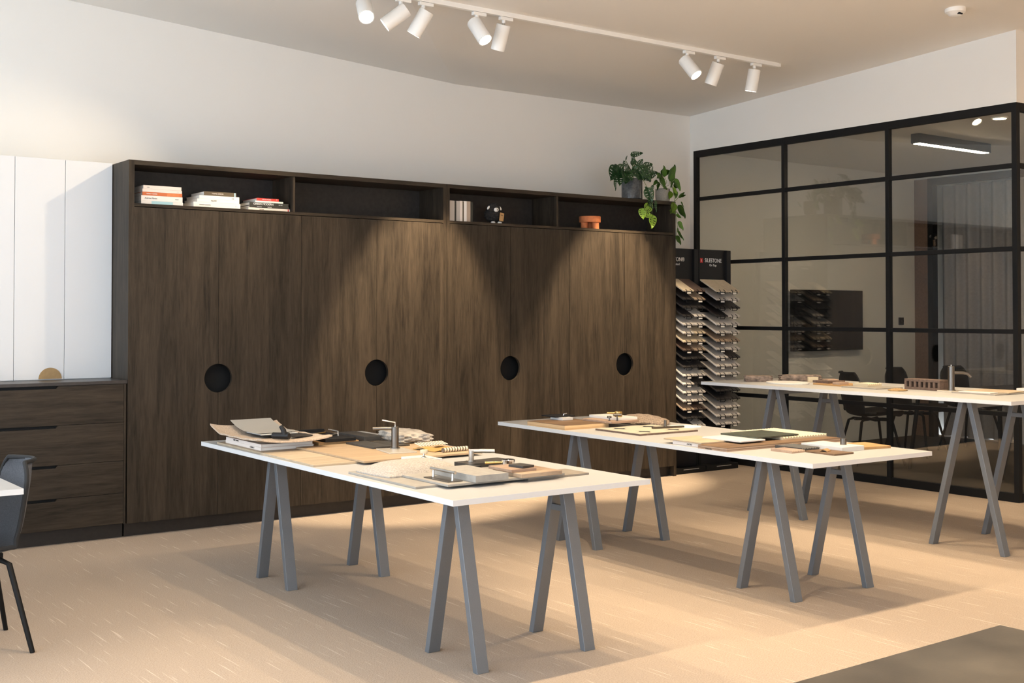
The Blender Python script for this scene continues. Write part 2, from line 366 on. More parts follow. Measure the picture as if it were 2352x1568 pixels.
bm = bmesh.new(); grid(bm, lambda u, v: (.12 + .035 * math.sin(u * 120) + .012 * math.sin(u * 47), -1.63 + 3.16 * u, .02 + 3.03 * v), 240, 2)
tag(obj('curtain', bm, 'curtain', None, smooth=True, loc=(XR, 7, 0)), 'pale sheer curtain hanging in the far meeting room opening', 'curtain')
t = thing('linear_light', 'black linear ceiling light glowing in the meeting room', 'light', (10.27, 6.70, 3.19))
bm = bmesh.new(); bx(bm, -.60, .60, -.045, .045, -.09, 0); obj('housing', bm, 'black_metal', t, bevel=.003)
boxes('diffuser', 'tube_glow', t, (-.57, .57, -.036, .036, -.094, -.0905))
t = thing('downlight', 'round recessed downlight in the meeting room ceiling', 'light', (9.46, 5.71, 3.19))
bm = bmesh.new(); lathe(bm, [(.065, -.012), (.07, -.004), (.07, 0)]); obj('trim', bm, 'white_metal', t, smooth=True)
bm = bmesh.new(); lathe(bm, [(.05, -.0145), (.05, -.0122)]); obj('lens', bm, 'tube_glow', t)

def shell_chair(label, loc, rz, fabric, group=None, k_=1.0):
    """bucket chair, back towards local -X, seat front towards local +X"""
    t = thing('shell_chair', label, 'chair', loc, rz, group); t.scale = (k_, k_, k_)
    def sm(x): x = max(0.0, min(1.0, x)); return x * x * (3 - 2 * x)
    prof = [(.24, .425), (.21, .445), (.12, .442), (.0, .432), (-.10, .430), (-.165, .440), (-.205, .475), (-.226, .53), (-.240, .60), (-.252, .68), (-.264, .76), (-.274, .83)]
    def shell(u, v, off):
        # v along the profile: 0 seat front .. 1 back top; u across
        s = (u - .5) * 2; k = v * (len(prof) - 1); i = min(int(k), len(prof) - 2); f = k - i
        x = prof[i][0] * (1 - f) + prof[i + 1][0] * f; z = prof[i][1] * (1 - f) + prof[i + 1][1] * f; q = sm((v - .38) / .24)
        e = max(0, (v - .86) / .14); g = max(0, (.10 - v) / .10); wd = .228 * math.sqrt(max(.0, 1 - .62 * e * e)) * (1 - .18 * g * g)
        return (x + .075 * s * s * q - off * q, s * wd, z + .05 * s ** 4 * (1 - q) - off * (1 - q))
    bm = bmesh.new(); nu, nv = 14, 32
    A = [[bm.verts.new(shell(i / nu, j / nv, 0)) for j in range(nv + 1)] for i in range(nu + 1)]
    for i in range(nu):
        for j in range(nv): bm.faces.new((A[i][j], A[i + 1][j], A[i + 1][j + 1], A[i][j + 1]))
    bmesh.ops.solidify(bm, geom=bm.faces[:], thickness=.022)
    obj('shell', bm, fabric, t, smooth=True)
    bm = bmesh.new()
    edge = [shell(0, j / nv, .010) for j in range(nv // 3, nv + 1)] + [shell(i / nu, 1, .010) for i in range(1, nu + 1)] + [shell(1, j / nv, .010) for j in range(nv, nv // 3, -1)]
    tube(bm, edge, .010, 8); obj('edge_piping', bm, 'black_felt', t, smooth=True)
    boxes('under_frame', 'black_metal', t, (-.15, .15, -.02, .02, .392, .412), (-.02, .02, -.15, .15, .392, .412))
    for sx, sy in ((-1, -1), (-1, 1), (1, -1), (1, 1)):
        bm = bmesh.new(); tube(bm, [(sx * .02, sy * .02, .400), (sx * .115, sy * .115, .402), (sx * .145, sy * .147, .385), (sx * .225, sy * .235, 0)], [.013, .013, .013, .011], 10); obj('leg', bm, 'black_metal', t, smooth=True)
    return t
shell_chair('dark shell chair nearest the glass in the meeting room', (9.98, 7.45, .004), R(-30), 'black_felt', 'meeting room chairs', 1.09)
shell_chair('dark shell chair seen beside the corner mullion in the meeting room', (10.95, 7.6, .004), R(-80), 'black_felt', 'meeting room chairs', 1.09)
shell_chair('dark shell chair farther right at the meeting table', (11.75, 7.45, .004), R(-90), 'black_felt', 'meeting room chairs', 1.09)
t = thing('meeting_table', 'dark meeting table behind the tinted glass', 'table', (11.0, 6.45, .004))
boxes('tabletop', 'worktop_dark', t, (-1.2, 1.2, -.55, .55, .715, .74), bevel=.004)
for sx in (-1, 1):
    for sy in (-1, 1):
        bm = bmesh.new(); tube(bm, [(sx * 1.05, sy * .42, .715), (sx * 1.12, sy * .48, 0)], .02, 10); obj('leg', bm, 'black_metal', t, smooth=True)
boxes('rail', 'black_metal', t, (-1.05, 1.05, -.02, .02, .67, .714))

# ------------------------------------------------------------------ tall dark cabinets
YC = 7.9335
def door_outline(x0, x1, z0, z1, cz, r, side):
    n = 20; pts = [(x0, z0), (x1, z0)]
    if side > 0: pts += [(x1 - r * math.sin(math.pi * k / n), cz - r * math.cos(math.pi * k / n)) for k in range(n + 1)]
    pts += [(x1, z1), (x0, z1)]
    if side < 0: pts += [(x0 + r * math.sin(math.pi * k / n), cz + r * math.cos(math.pi * k / n)) for k in range(n + 1)]
    return pts
def tall_cabinet(label, X0, X1, dv, left_w):
    cx = (X0 + X1) / 2; t = thing('tall_cabinet', label, 'cabinet', (cx, YC, 0), 0, 'tall dark wood cabinets'); D = .86
    a, b = X0 - cx, X1 - cx
    boxes('side_panel', 'dark_oak', t, (a, a + left_w, 0.0, D, .094, 2.534)); boxes('side_panel', 'dark_oak', t, (b - .03, b, 0.0, D, .0 if X1 > 6 else .094, 2.534))
    boxes('top_panel', 'dark_oak_h', t, (a + left_w, b - .03, .0, D, 2.503, 2.534)); boxes('niche_shelf', 'dark_oak_h', t, (a + left_w, b - .03, .0, D, 2.222, 2.243))
    boxes('niche_back', 'niche_dark', t, (a + left_w, b - .03, .36, .38, 2.243, 2.503)); boxes('divider', 'dark_oak', t, (dv - cx - .009, dv - cx + .009, .012, .36, 2.243, 2.503))
    boxes('plinth', 'plinth_dark', t, (a, b - (.03 if X1 > 6 else 0), .06, .08, 0, .094))
    boxes('carcass_back', 'hole_black', t, (a + left_w, b - .03, .12, .14, .094, 2.22))
    wd = (X1 - X0) / 4
    for k in range(4):
        x0, x1 = X0 + k * wd - cx, X0 + (k + 1) * wd - cx
        if k == 0: x0 += left_w * .55
        if k == 3: x1 -= .012
        bm = bmesh.new(); prism(bm, door_outline(x0 + .0014, x1 - .0014, .094, 2.217, 1.045, .101, 1 if k % 2 == 0 else -1), 'y', -.0005, .0235)
        obj('door', bm, 'dark_oak', t)
    return t
tall_cabinet('tall dark oak cabinet with four doors and books in its niche', 2.666, 5.217, 3.887, .038)
tall_cabinet('tall dark oak cabinet carrying the potted plants on top', 5.218, 7.756, 6.3615, .03)

# ------------------------------------------------------------------ low drawers, worktop, white cupboard
t = thing('drawer_cabinet', 'low dark oak cabinet with four wide drawers', 'cabinet', (1.45, YC, 0))
boxes('carcass', 'hole_black', t, (-1.2, 1.205, .03, .6, .094, 1.028)); boxes('plinth', 'plinth_dark', t, (-1.2, 1.205, .06, .08, 0, .094))
boxes('end_panel', 'dark_oak', t, (1.192, 1.206, -.0005, .03, .094, 1.028))
for z0, z1 in ((.100, .302), (.302, .517), (.517, .774), (.774, 1.03)):
    bm = bmesh.new(); zt = z1 - .0016
    prism(bm, [(-1.2, z0 + .001), (1.190, z0 + .001), (1.190, zt), (.765, zt), (.752, zt - .017), (-1.2, zt - .017)], 'y', -.0005, .0235)
    obj('drawer', bm, 'dark_oak_h', t)
tag(boxes('worktop', 'worktop_dark', None, (-1.2, 1.2125, -.006, .327, 0, .022), bevel=.0015, loc=(1.45, YC, 1.0305)), 'dark worktop over the drawers in front of white doors', 'worktop')
t = thing('white_cupboard', 'tall white flat fronted cupboard standing behind the worktop', 'cupboard', (1.45, 8.262, 0))
boxes('carcass', 'white_joinery', t, (-1.2, 1.2125, .022, .54, 1.029, 2.54))
gx = [-1.2, -.4, -.08, .244, .569, .894, 1.2125]
for a, b in zip(gx, gx[1:]): boxes('door', 'white_joinery', t, (a + .0015, b - .0015, 0, .02, 1.056, 2.54), bevel=.0008)
bm = bmesh.new(); prism(bm, [(.075 * math.cos(math.pi * k / 24), .075 * math.sin(math.pi * k / 24)) for k in range(25)], 'y', -.004, .001)
o = obj('finger_pull', bm, 'tan_leather', t, loc=(.803, 0, 1.06)); o['label'] = 'tan half round finger pull'

# ------------------------------------------------------------------ books in the niches
NZ = 2.2432
def book(label, x0, x1, y0, depth, z0, th, cover, rz=0, lettering=(), band=None, group=None):
    t = thing('book', label, 'book', ((x0 + x1) / 2, y0, z0), rz, group); h = (x1 - x0) / 2; c = .0022
    boxes('cover', cover, t, (-h, h, 0, .003, 0, th), (-h, h, .003, depth, 0, c), (-h, h, .003, depth, th - c, th), bevel=.0006)
    boxes('pages', 'paper_white', t, (-h + .003, h - .003, .003, depth - .004, c, th - c))
    if band: boxes('spine_band', band[0], t, (band[1], band[2], -.0006, .0002, .0005, th - .0005))
    for s, sz, dx, m in lettering: text('spine_lettering', s, sz, m, t, (dx, -.0006, th / 2), FRONT)
    return t
G1, G2, G3 = 'books stacked beside the niche end', 'middle stack of books in the niche', 'stack of books beside the niche divider'
z = NZ
for lab, x0, x1, th, cov, let, bd in [
    ('pale blue book at the bottom of the leftmost stack', 2.768, 3.062, .0245, 'book_white', (), ('book_blue', -.075, .075)),
    ('thick white book with a name on its spine, leftmost stack', 2.768, 3.058, .0365, 'book_white', (('Andrew Martin', .014, -.078, 'letter_dark'), ('interior', .008, .105, 'letter_dark')), None),
    ('orange book in the leftmost stack of books', 2.776, 3.056, .0235, 'book_orange', (('HENRY HOMES', .011, -.075, 'letter_white'),), ('terracotta', .03, .12)),
    ('thin white book second from top, leftmost stack', 2.776, 3.054, .0205, 'book_cream', (('•', .012, .11, 'letter_dark'),), None),
    ('cream book on top of the leftmost stack', 2.782, 3.05, .0245, 'book_cream', (('studio', .008, -.10, 'letter_dark'),), None)]:
    book(lab, x0, x1, 7.985, .22, z, th, cov, 0, let, bd, G1); z += th + .0004
z = NZ
for lab, x0, x1, th, cov, let, bd in [
    ('thick white book at the bottom of the middle stack', 3.138, 3.486, .0375, 'book_white', (('MODERN COUNTRY', .009, -.09, 'letter_dark'), ('/', .016, .14, 'letter_dark')), None),
    ('white book lettered NOW in the middle stack', 3.165, 3.478, .0235, 'book_white', (('NOW', .016, -.035, 'letter_dark'),), None),
    ('white book under the brown book, middle stack', 3.180, 3.478, .0245, 'book_white', (('design', .008, .1, 'letter_dark'),), None),
    ('dark brown book on top of the middle stack', 3.214, 3.456, .0285, 'book_brown', (('HOME DESIGN', .013, -.02, 'book_cream'),), ('book_blue', .104, .114))]:
    book(lab, x0, x1, 7.985, .25, z, th, cov, 0, let, bd, G2); z += th + .0004
z = NZ
for lab, x0, x1, th, cov, let, bd in [
    ('cream book at the bottom of the stack beside the divider', 3.548, 3.875, .020, 'book_cream', (('BIOPHILIC', .008, -.06, 'letter_dark'),), ('book_red', .145, .152)),
    ('thin black book under the one lettered GREEN MODERN', 3.556, 3.868, .0150, 'book_black', (('Gommers', .009, -.08, 'letter_white'), ('Interiors', .009, .0, 'letter_white')), None),
    ('black book lettered GREEN MODERN', 3.556, 3.862, .0235, 'book_black', (('GREEN MODERN', .0205, -.045, 'letter_white'), ('Jane Hall', .008, .09, 'letter_white')), None),
    ('pale mint book under the red book', 3.600, 3.82, .0120, 'book_mint', (), None),
    ('small red book on top of its stack', 3.612, 3.785, .0185, 'book_red', (('THE ART OF LIVING', .008, -.01, 'letter_white'), ('*', .016, .07, 'letter_white')), None)]:
    book(lab, x0, x1, 7.985, .25, z, th, cov, 0, let, bd, G3); z += th + .0004
# standing books
x = 5.262
for lab, th, cov, h in [('wide marbled white book standing at the niche end', .060, 'book_marble', .166), ('black standing book second from the niche end', .016, 'book_black', .162), ('marbled standing book third from the niche end', .034, 'book_marble', .166),
        ('cream standing book in the middle of the row', .026, 'book_cream', .168), ('thin brown standing book in the row', .012, 'book_brown', .164), ('white standing book beside a tan one', .028, 'book_white', .168), ('tan standing book in the row', .036, 'book_tan', .168), ('dark marbled standing book nearest the toy sheep', .024, 'book_black', .166)]:
    t = thing('book', lab, 'book', (x + th / 2, 7.975, NZ), 0, 'books standing upright in the niche'); c = .002
    boxes('cover', cov, t, (-th / 2, th / 2, 0, .003, 0, h), (-th / 2, -th / 2 + c, .003, .2, 0, h), (th / 2 - c, th / 2, .003, .2, 0, h))
    boxes('pages', 'paper_white', t, (-th / 2 + c, th / 2 - c, .003, .196, .003, h - .003))
    x += th + .0006
# toy sheep
t = thing('toy_sheep', 'black woolly toy sheep with a tan swing tag', 'toy', (5.76, 8.06, NZ))
bm = bmesh.new(); bmesh.ops.create_icosphere(bm, subdivisions=4, radius=1)
for v in bm.verts:
    n = v.co.normalized(); k = 1 + .07 * math.sin(n.x * 17 + 1) * math.sin(n.y * 15) + .07 * math.sin(n.z * 19 + n.x * 7)
    v.co = Vector((n.x * .072 * k, n.y * .06 * k, .078 + n.z * .062 * k))
obj('body', bm, 'wool_black', t, smooth=True)
bm = bmesh.new(); bmesh.ops.create_icosphere(bm, subdivisions=4, radius=1)
for v in bm.verts:
    n = v.co.normalized(); k = 1 + .06 * math.sin(n.x * 15) * math.sin(n.y * 17 + 2) + .05 * math.sin(n.z * 18)
    v.co = Vector((-.003 + n.x * .056 * k, -.02 + n.y * .045 * k, .132 + n.z * .044 * k))
hd = obj('head', bm, 'wool_black', t, smooth=True)
bm = bmesh.new(); bmesh.ops.create_uvsphere(bm, u_segments=16, v_segments=10, radius=1); bmesh.ops.transform(bm, matrix=Matrix.Translation((-.004, -.058, .118)) @ Matrix.Diagonal((.024, .016, .019, 1)), verts=bm.verts); obj('muzzle', bm, 'paper_white', hd, smooth=True)
bm = bmesh.new(); tube(bm, [(-.012, -.0735, .124), (-.004, -.0752, .117), (.004, -.0735, .124)], .0013, 6); tube(bm, [(-.004, -.0752, .117), (-.004, -.0748, .110)], .0013, 6); obj('nose_stitch', bm, 'black_felt', hd)
for s in (-1, 1):
    bm = bmesh.new(); bmesh.ops.create_uvsphere(bm, u_segments=12, v_segments=8, radius=1); bmesh.ops.transform(bm, matrix=Matrix.Translation((-.003 + s * .060, -.03, .134)) @ Matrix.Rotation(s * R(-35), 4, 'Y') @ Matrix.Diagonal((.010, .008, .019, 1)), verts=bm.verts); obj('ear', bm, 'paper_white', hd, smooth=True)
    bm = bmesh.new(); bmesh.ops.create_uvsphere(bm, u_segments=12, v_segments=8, radius=1); bmesh.ops.transform(bm, matrix=Matrix.Translation((s * .034, -.055, .0105)) @ Matrix.Diagonal((.020, .018, .0105, 1)), verts=bm.verts); obj('foot', bm, 'paper_white', t, smooth=True)
o = boxes('swing_tag', 'orange_oak', t, (-.021, .021, -.0015, .0015, -.034, .034), loc=(.042, -.072, .058), rot=(0, R(9), 0)); text('tag_lettering', 'kind', .012, 'letter_dark', o, (0, -.0018, .015), FRONT)
# terracotta bowl on stout feet
t = thing('footed_bowl', 'terracotta bowl on stout round feet', 'bowl', (6.84, 8.08, NZ))
bm = bmesh.new(); lathe(bm, [(.085, .062), (.094, .064), (.097, .07), (.097, .114), (.094, .118), (.088, .118), (.084, .09), (.02, .085)], 40); obj('dish', bm, 'terracotta', t, smooth=True)
for k in range(3):
    a = R(-90 + 20 + k * 120); bm = bmesh.new(); lathe(bm, [(.030, 0), (.031, .003), (.031, .0625)], 20, (.058 * math.cos(a), .058 * math.sin(a), 0)); obj('foot', bm, 'terracotta', t, smooth=True)

# ------------------------------------------------------------------ potted plants on the cabinet
CT = 2.5345
def px(a, b, y=8.15): return Vector(((7.412 + (a - 1452) * .00545) * y / 8.15, y, 1.5 + (1.075 + (452 - b) * .0041 + (a - 1452) * .0002) * y / 8.15))
def leaf_mesh(name, holes, wide, mat, curl=.12):
    bm = bmesh.new(); nu, nv = 18, 8
    def f(u, v):
        s = (v - .5) * 2; wv = wide * (math.sin(math.pi * min(1, u ** .62)) ** .8) * (1 - .12 * u)
        back = -.10 * (1 - u) * abs(s) if u < .3 else 0
        return (u + back * wide, s * wv / 2, -curl * u * u * 1.2 - .10 * abs(s) * wide * 0 + .10 * wide * (1 - abs(s)) * -1 + .03 * math.sin(u * 9) * abs(s))
    g = grid(bm, f, nu, nv); bm.faces.ensure_lookup_table()
    if holes:
        dele = []
        for i in range(nu):
            for j in range(nv):
                if i in (3, 6, 9, 12, 4, 7, 10) and j in ((1, 2) if i % 3 == 0 else (2,)) or i in (3, 6, 9, 12, 4, 7, 10) and j in ((5, 6) if i % 3 == 0 else (5,)):
                    if i % 3 == 0: dele.append(bm.faces[i * nv + j])
        bmesh.ops.delete(bm, geom=dele, context='FACES')
    bmesh.ops.solidify(bm, geom=bm.faces[:], thickness=.004)
    me = bpy.data.meshes.new(name); bm.to_mesh(me); bm.free(); me.materials.append(MATS[mat])
    for p in me.polygons: p.use_smooth = True
    return me
LM = {'md': leaf_mesh('leaf', True, .78, 'leaf_dark'), 'ml': leaf_mesh('leaf', True, .72, 'leaf_lime'), 'mn': leaf_mesh('leaf', True, .34, 'leaf_dark'), 'pd': leaf_mesh('leaf', False, .72, 'leaf_mid'), 'pn': leaf_mesh('leaf', False, .36, 'leaf_mid'), 'pl': leaf_mesh('leaf', False, .66, 'leaf_lime')}
def leaf(root, kind, at, ang, L, tilt=0, roll=0):
    """at: leaf base in world; ang: direction of the tip in the wall plane (deg, 0 = +X, 90 = up); tilt: towards the room"""
    o = bpy.data.objects.new('leaf', LM[kind]); col.objects.link(o); o.parent = root
    d = Vector((math.cos(R(ang)) * math.cos(R(tilt)), -math.sin(R(tilt)), math.sin(R(ang)) * math.cos(R(tilt))))
    n = Vector((0, -1, .35)); n = (n - d * n.dot(d)).normalized(); n = Matrix.Rotation(R(roll), 3, d) @ n
    y = n.cross(d); m = Matrix((d, y, n)).transposed().to_4x4()
    o.matrix_local = Matrix.Translation(at - root.location) @ m @ Matrix.Scale(L, 4)
def stems(root, paths, r=.003):
    for p in paths:
        bm = bmesh.new(); tube(bm, [q - root.location for q in p], r, 6); obj('stem', bm, 'stem_green', root, smooth=True)
t = thing('potted_monstera', 'dark leaved swiss cheese plant in a glazed blue grey pot', 'plant', (7.40, 8.14, CT))
bm = bmesh.new(); lathe(bm, [(.084, 0), (.092, .004), (.095, .012), (.089, .016), (.097, .021), (.097, .203), (.095, .207), (.090, .207), (.088, .17)], 40); obj('pot', bm, 'glazed_pot', t, smooth=True)
bm = bmesh.new(); lathe(bm, [(.088, .16), (.088, .172)], 24); obj('soil', bm, 'soil', t)
Lv = [('md', 1424, 388, 215, .17, 25, 0), ('md', 1420, 402, 250, .13, 35, 20), ('md', 1436, 398, 225, .16, 40, -15), ('mn', 1434, 371, 255, .09, 10, 0), ('mn', 1437, 369, 60, .05, 0, 0), ('mn', 1449, 357, 12, .16, 5, 10), ('md', 1450, 372, 330, .10, 30, 10),
      ('md', 1446, 386, 200, .13, 35, 0), ('md', 1456, 386, 300, .14, 35, 25), ('md', 1466, 381, 60, .08, 20, 0), ('md', 1470, 382, 300, .17, 30, 0), ('md', 1482, 390, 345, .10, 20, 0), ('md', 1490, 402, 20, .10, 25, 30), ('md', 1441, 394, 260, .12, 45, 20), ('md', 1461, 396, 270, .11, 50, -20), ('mn', 1497, 396, 80, .07, 10, 0), ('md', 1432, 392, 180, .14, 20, -20), ('md', 1416, 385, 235, .16, 15, 10), ('md', 1440, 400, 235, .13, 30, 0), ('md', 1468, 398, 320, .12, 35, 10), ('md', 1478, 384, 20, .11, 15, 20), ('md', 1455, 378, 110, .09, 25, 0), ('md', 1462, 392, 250, .12, 45, 10), ('mn', 1412, 412, 275, .11, 10, 0), ('md', 1450, 392, 285, .12, 50, 0)]
for i, (k, a, b, ang, L, ti, ro) in enumerate(Lv): leaf(t, k, px(a, b, 8.08 + .05 * math.sin(i * 2.3)), ang, L, ti, ro)
c0 = px(1452, 405, 8.12)
stems(t, [[c0, px(1440, 392, 8.1), px(1424, 388, 8.08)], [c0, px(1453, 380, 8.12), px(1449, 357, 8.1)], [c0, px(1446, 385, 8.1), px(1437, 370, 8.08)], [c0, px(1462, 390, 8.1), px(1470, 382, 8.08)], [c0, px(1475, 393, 8.1), px(1490, 400, 8.08)], [c0, px(1458, 390, 8.1), px(1450, 373, 8.08)]])
# trailing vine of the monstera over the cabinet front
stems(t, [[c0 + Vector((.05, -.08, 0)), px(1478, 414, 7.98), px(1486, 428, 7.93), px(1494, 445, 7.89), px(1499, 470, 7.89), px(1497, 490, 7.89)]], .0025)
for k, a, b, ang, L, ti, ro, yy in [('mn', 1482, 428, 300, .12, 20, 0, 7.9), ('md', 1487, 432, 285, .13, 15, 30, 7.89), ('mn', 1500, 424, 230, .10, 20, 0, 7.9), ('md', 1490, 456, 300, .10, 10, 0, 7.89), ('ml', 1493, 472, 200, .13, 25, 0, 7.88), ('mn', 1505, 458, 275, .11, 10, 0, 7.89), ('ml', 1474, 478, 262, .10, 20, 40, 7.88), ('ml', 1478, 488, 340, .09, 30, 20, 7.88), ('ml', 1500, 493, 250, .13, 20, 0, 7.87), ('md', 1494, 448, 255, .10, 20, -20, 7.89)]:
    leaf(t, k, px(a, b, yy), ang, L, ti, ro)
t = thing('potted_pothos', 'bright green trailing pothos in a small stone coloured pot', 'plant', (7.78, 8.13, CT))
bm = bmesh.new(); lathe(bm, [(.052, 0), (.058, .004), (.067, .034), (.070, .06), (.070, .133), (.068, .136), (.064, .136), (.062, .11)], 36); obj('pot', bm, 'stone_pot', t, smooth=True)
bm = bmesh.new(); lathe(bm, [(.062, .10), (.062, .113)], 24); obj('soil', bm, 'soil', t)
for i, (k, a, b, ang, L, ti, ro) in enumerate([('pd', 1522, 402, 190, .13, 30, 10), ('pd', 1520, 396, 20, .10, 25, 0), ('pd', 1527, 402, 100, .10, 15, 0), ('pd', 1520, 408, 255, .11, 40, 0), ('pn', 1510, 412, 215, .10, 20, 0), ('pn', 1514, 416, 240, .10, 20, 0), ('pd', 1540, 410, 65, .16, 10, 20), ('pd', 1552, 408, 290, .12, 25, 0), ('pn', 1546, 408, 245, .10, 20, 0), ('pd', 1550, 425, 20, .07, 20, 0),
        ('pd', 1553, 434, 250, .09, 30, 0), ('pl', 1544, 438, 230, .09, 20, 0), ('pn', 1562, 450, 40, .09, 10, 0), ('pd', 1530, 425, 200, .09, 40, 0), ('pl', 1548, 428, 300, .08, 20, 0)]): leaf(t, k, px(a, b, 8.06 + .04 * math.sin(i * 1.7)), ang, L, ti, ro)
c1 = px(1526, 428, 8.06)
stems(t, [[c1, px(1524, 412, 8.06), px(1522, 402, 8.05)], [c1, px(1533, 415, 8.06), px(1527, 402, 8.05)], [c1, px(1538, 422, 8.05), px(1541, 408, 8.05)], [c1, px(1515, 418, 8.05), px(1508, 424, 8.02)], [c1 + Vector((.04, -.04, 0)), px(1545, 415, 8.0), px(1552, 408, 7.98)],
    [c1 + Vector((.05, -.05, 0)), px(1546, 425, 7.98), px(1550, 445, 7.91), px(1551, 465, 7.90), px(1552, 480, 7.90), px(1560, 487, 7.90)], [px(1551, 460, 7.90), px(1559, 452, 7.90), px(1564, 447, 7.9)], [px(1552, 478, 7.9), px(1556, 500, 7.90), px(1558, 520, 7.9), px(1556, 532, 7.9), px(1555, 545, 7.9)]], .0024)
for k, a, b, ang, L, ti, ro, yy in [('pl', 1551, 464, 235, .12, 25, 0, 7.88), ('pl', 1550, 482, 190, .10, 30, 30, 7.88), ('pd', 1561, 470, 300, .13, 20, 0, 7.89), ('pd', 1556, 490, 330, .06, 20, 0, 7.89), ('pd', 1561, 507, 300, .09, 20, 0, 7.89), ('pn', 1558, 521, 280, .05, 20, 0, 7.89), ('pn', 1558, 528, 310, .11, 15, 0, 7.89), ('pd', 1556, 540, 290, .09, 25, 0, 7.89), ('pn', 1567, 460, 300, .06, 15, 0, 7.9), ('pn', 1566, 448, 20, .07, 10, 0, 7.9)]:
    leaf(t, k, px(a, b, yy), ang, L, ti, ro)

# ------------------------------------------------------------------ stone sample racks
def rack(label, X0, X1, brand, bx_, sub, logo):
    cx = (X0 + X1) / 2; t = thing('sample_rack', label, 'display rack', (cx, 8.1, 0), 0, 'stone sample display racks'); h = (X1 - X0) / 2
    bm = bmesh.new(); prism(bm, [(-h, 1.80), (h, 1.80), (h - .012, 2.115), (-h + .012, 2.115)], 'y', .0, .03); o = obj('header_panel', bm, 'black_plastic', t)
    boxes('header_cheek', 'black_plastic', t, (h - .055, h, -.03, .0, 1.74, 2.112)); boxes('header_cheek', 'black_plastic', t, (-h, -h + .010, -.03, .0, 1.74, 2.112))
    text('lettering', brand, .054, 'letter_white', o, (bx_ - .016, -.001, 2.01), FRONT, xs=.88); text('lettering', sub, .030, 'letter_white', o, (bx_ - .02, -.001, 1.965), FRONT)
    if logo:
        boxes('logo_square', 'red_logo', o, (bx_ - .195, bx_ - .160, -.0012, -.0002, 1.988, 2.031)); boxes('logo_bar', 'letter_white', o, (bx_ - .181, bx_ - .175, -.0018, -.0013, 1.998, 2.021))
    boxes('back_panel', 'black_plastic', t, (-h, h, .03, .06, .12, 1.80)); boxes('post', 'black_metal', t, (-h, -h + .03, -.02, .03, .0, 1.80)); boxes('post', 'black_metal', t, (h - .03, h, -.02, .03, .0, 1.80))
    boxes('base', 'black_metal', t, (-h, h, -.12, .2, .0, .055), bevel=.003); boxes('price_strip', 'sample_grey', t, (-.08, .12, -.1215, -.1202, .036, .041)); boxes('kick_panel', 'black_plastic', t, (-h + .03, h - .03, -.02, .0, .055, .36))
    for i in range(17):
        z = 1.70 - .0785 * i
        bm = bmesh.new()
        for c in (-1, 1):
            for e in (-.05, .05):
                x = c * .085 - .03 + e; tube(bm, [(x, .03, z + .135), (x, .0, z + .115), (x, -.225, z - .006)], .0035, 6)
        obj('support_arm', bm, 'black_metal', t)
    return t
ORD = ['top', 'second', 'third', 'fourth', 'fifth', 'sixth', 'seventh', 'eighth', 'ninth', 'tenth', 'eleventh', 'twelfth', 'thirteenth', 'fourteenth', 'fifteenth', 'sixteenth', 'lowest']
CN = dict(p='pale', g='grey', b='beige', t='tan', d='black', n='brown'); CM = dict(p='sample_pale', g='sample_grey', b='sample_beige', t='sample_tan', d='sample_dark', n='sample_brown')
TL = math.atan2(.12, .225)
def sample(x0, x1, z, c, rackname, colname, i):
    t = thing('stone_sample', '%s stone sample, %s in the %s column of the %s rack' % (CN[c], ORD[i], colname, rackname), 'stone sample', ((x0 + x1) / 2, 7.862, z), 0, 'stone samples on the %s rack' % rackname)
    h = (x1 - x0) / 2; m = Matrix.Rotation(TL, 4, 'X')
    bm = bmesh.new(); bx(bm, -h, h, 0, .245, .0, .013); bmesh.ops.transform(bm, matrix=m, verts=bm.verts); obj('slab', bm, CM[c], t, bevel=.002)
    bm = bmesh.new(); tube(bm, [(-.028, .02, .016), (-.030, -.006, .013), (-.030, -.010, -.014), (.030, -.010, -.014), (.030, -.006, .013), (.028, .02, .016)], .0032, 6); bmesh.ops.transform(bm, matrix=m, verts=bm.verts); obj('clip', bm, 'black_metal', t)
    if c not in 'd': boxes('name_tag', 'paper_white', t, (-.024, .024, -.009, -.0075, -.018, -.006))
LR = ['bn', 'dt', 'dd', 'dp', 'pp', 'pb', 'bb', 'nt', 'dd', 'dd', 'pp', 'pd', 'pp', 'pp', 'tn', 'dd', 'dp']
RR = ['bb', 'gp', 'dd', 'dp', 'pp', 'pp', 'tt', 'gp', 'pd', 'pp', 'pp', 'pg', 'dd', 'dd', 'pp', 'pp', 'pp']
rack('tall black stone sample rack beside the cabinet end', 7.765, 8.19, 'DEKTON®', -.045, 'unlimited', False)
rack('tall black stone sample rack beside the glass partition', 8.20, 8.635, 'SILESTONE', .02, 'On Top', True)
for i in range(17):
    z = 1.70 - .0785 * i
    sample(7.778, 7.918, z, LR[i][0], 'cabinet side', 'near', i); sample(7.922, 8.068, z - .0, LR[i][1], 'cabinet side', 'far', i)
    sample(8.213, 8.373, z, RR[i][0], 'glass side', 'near', i); sample(8.377, 8.537, z, RR[i][1], 'glass side', 'far', i)

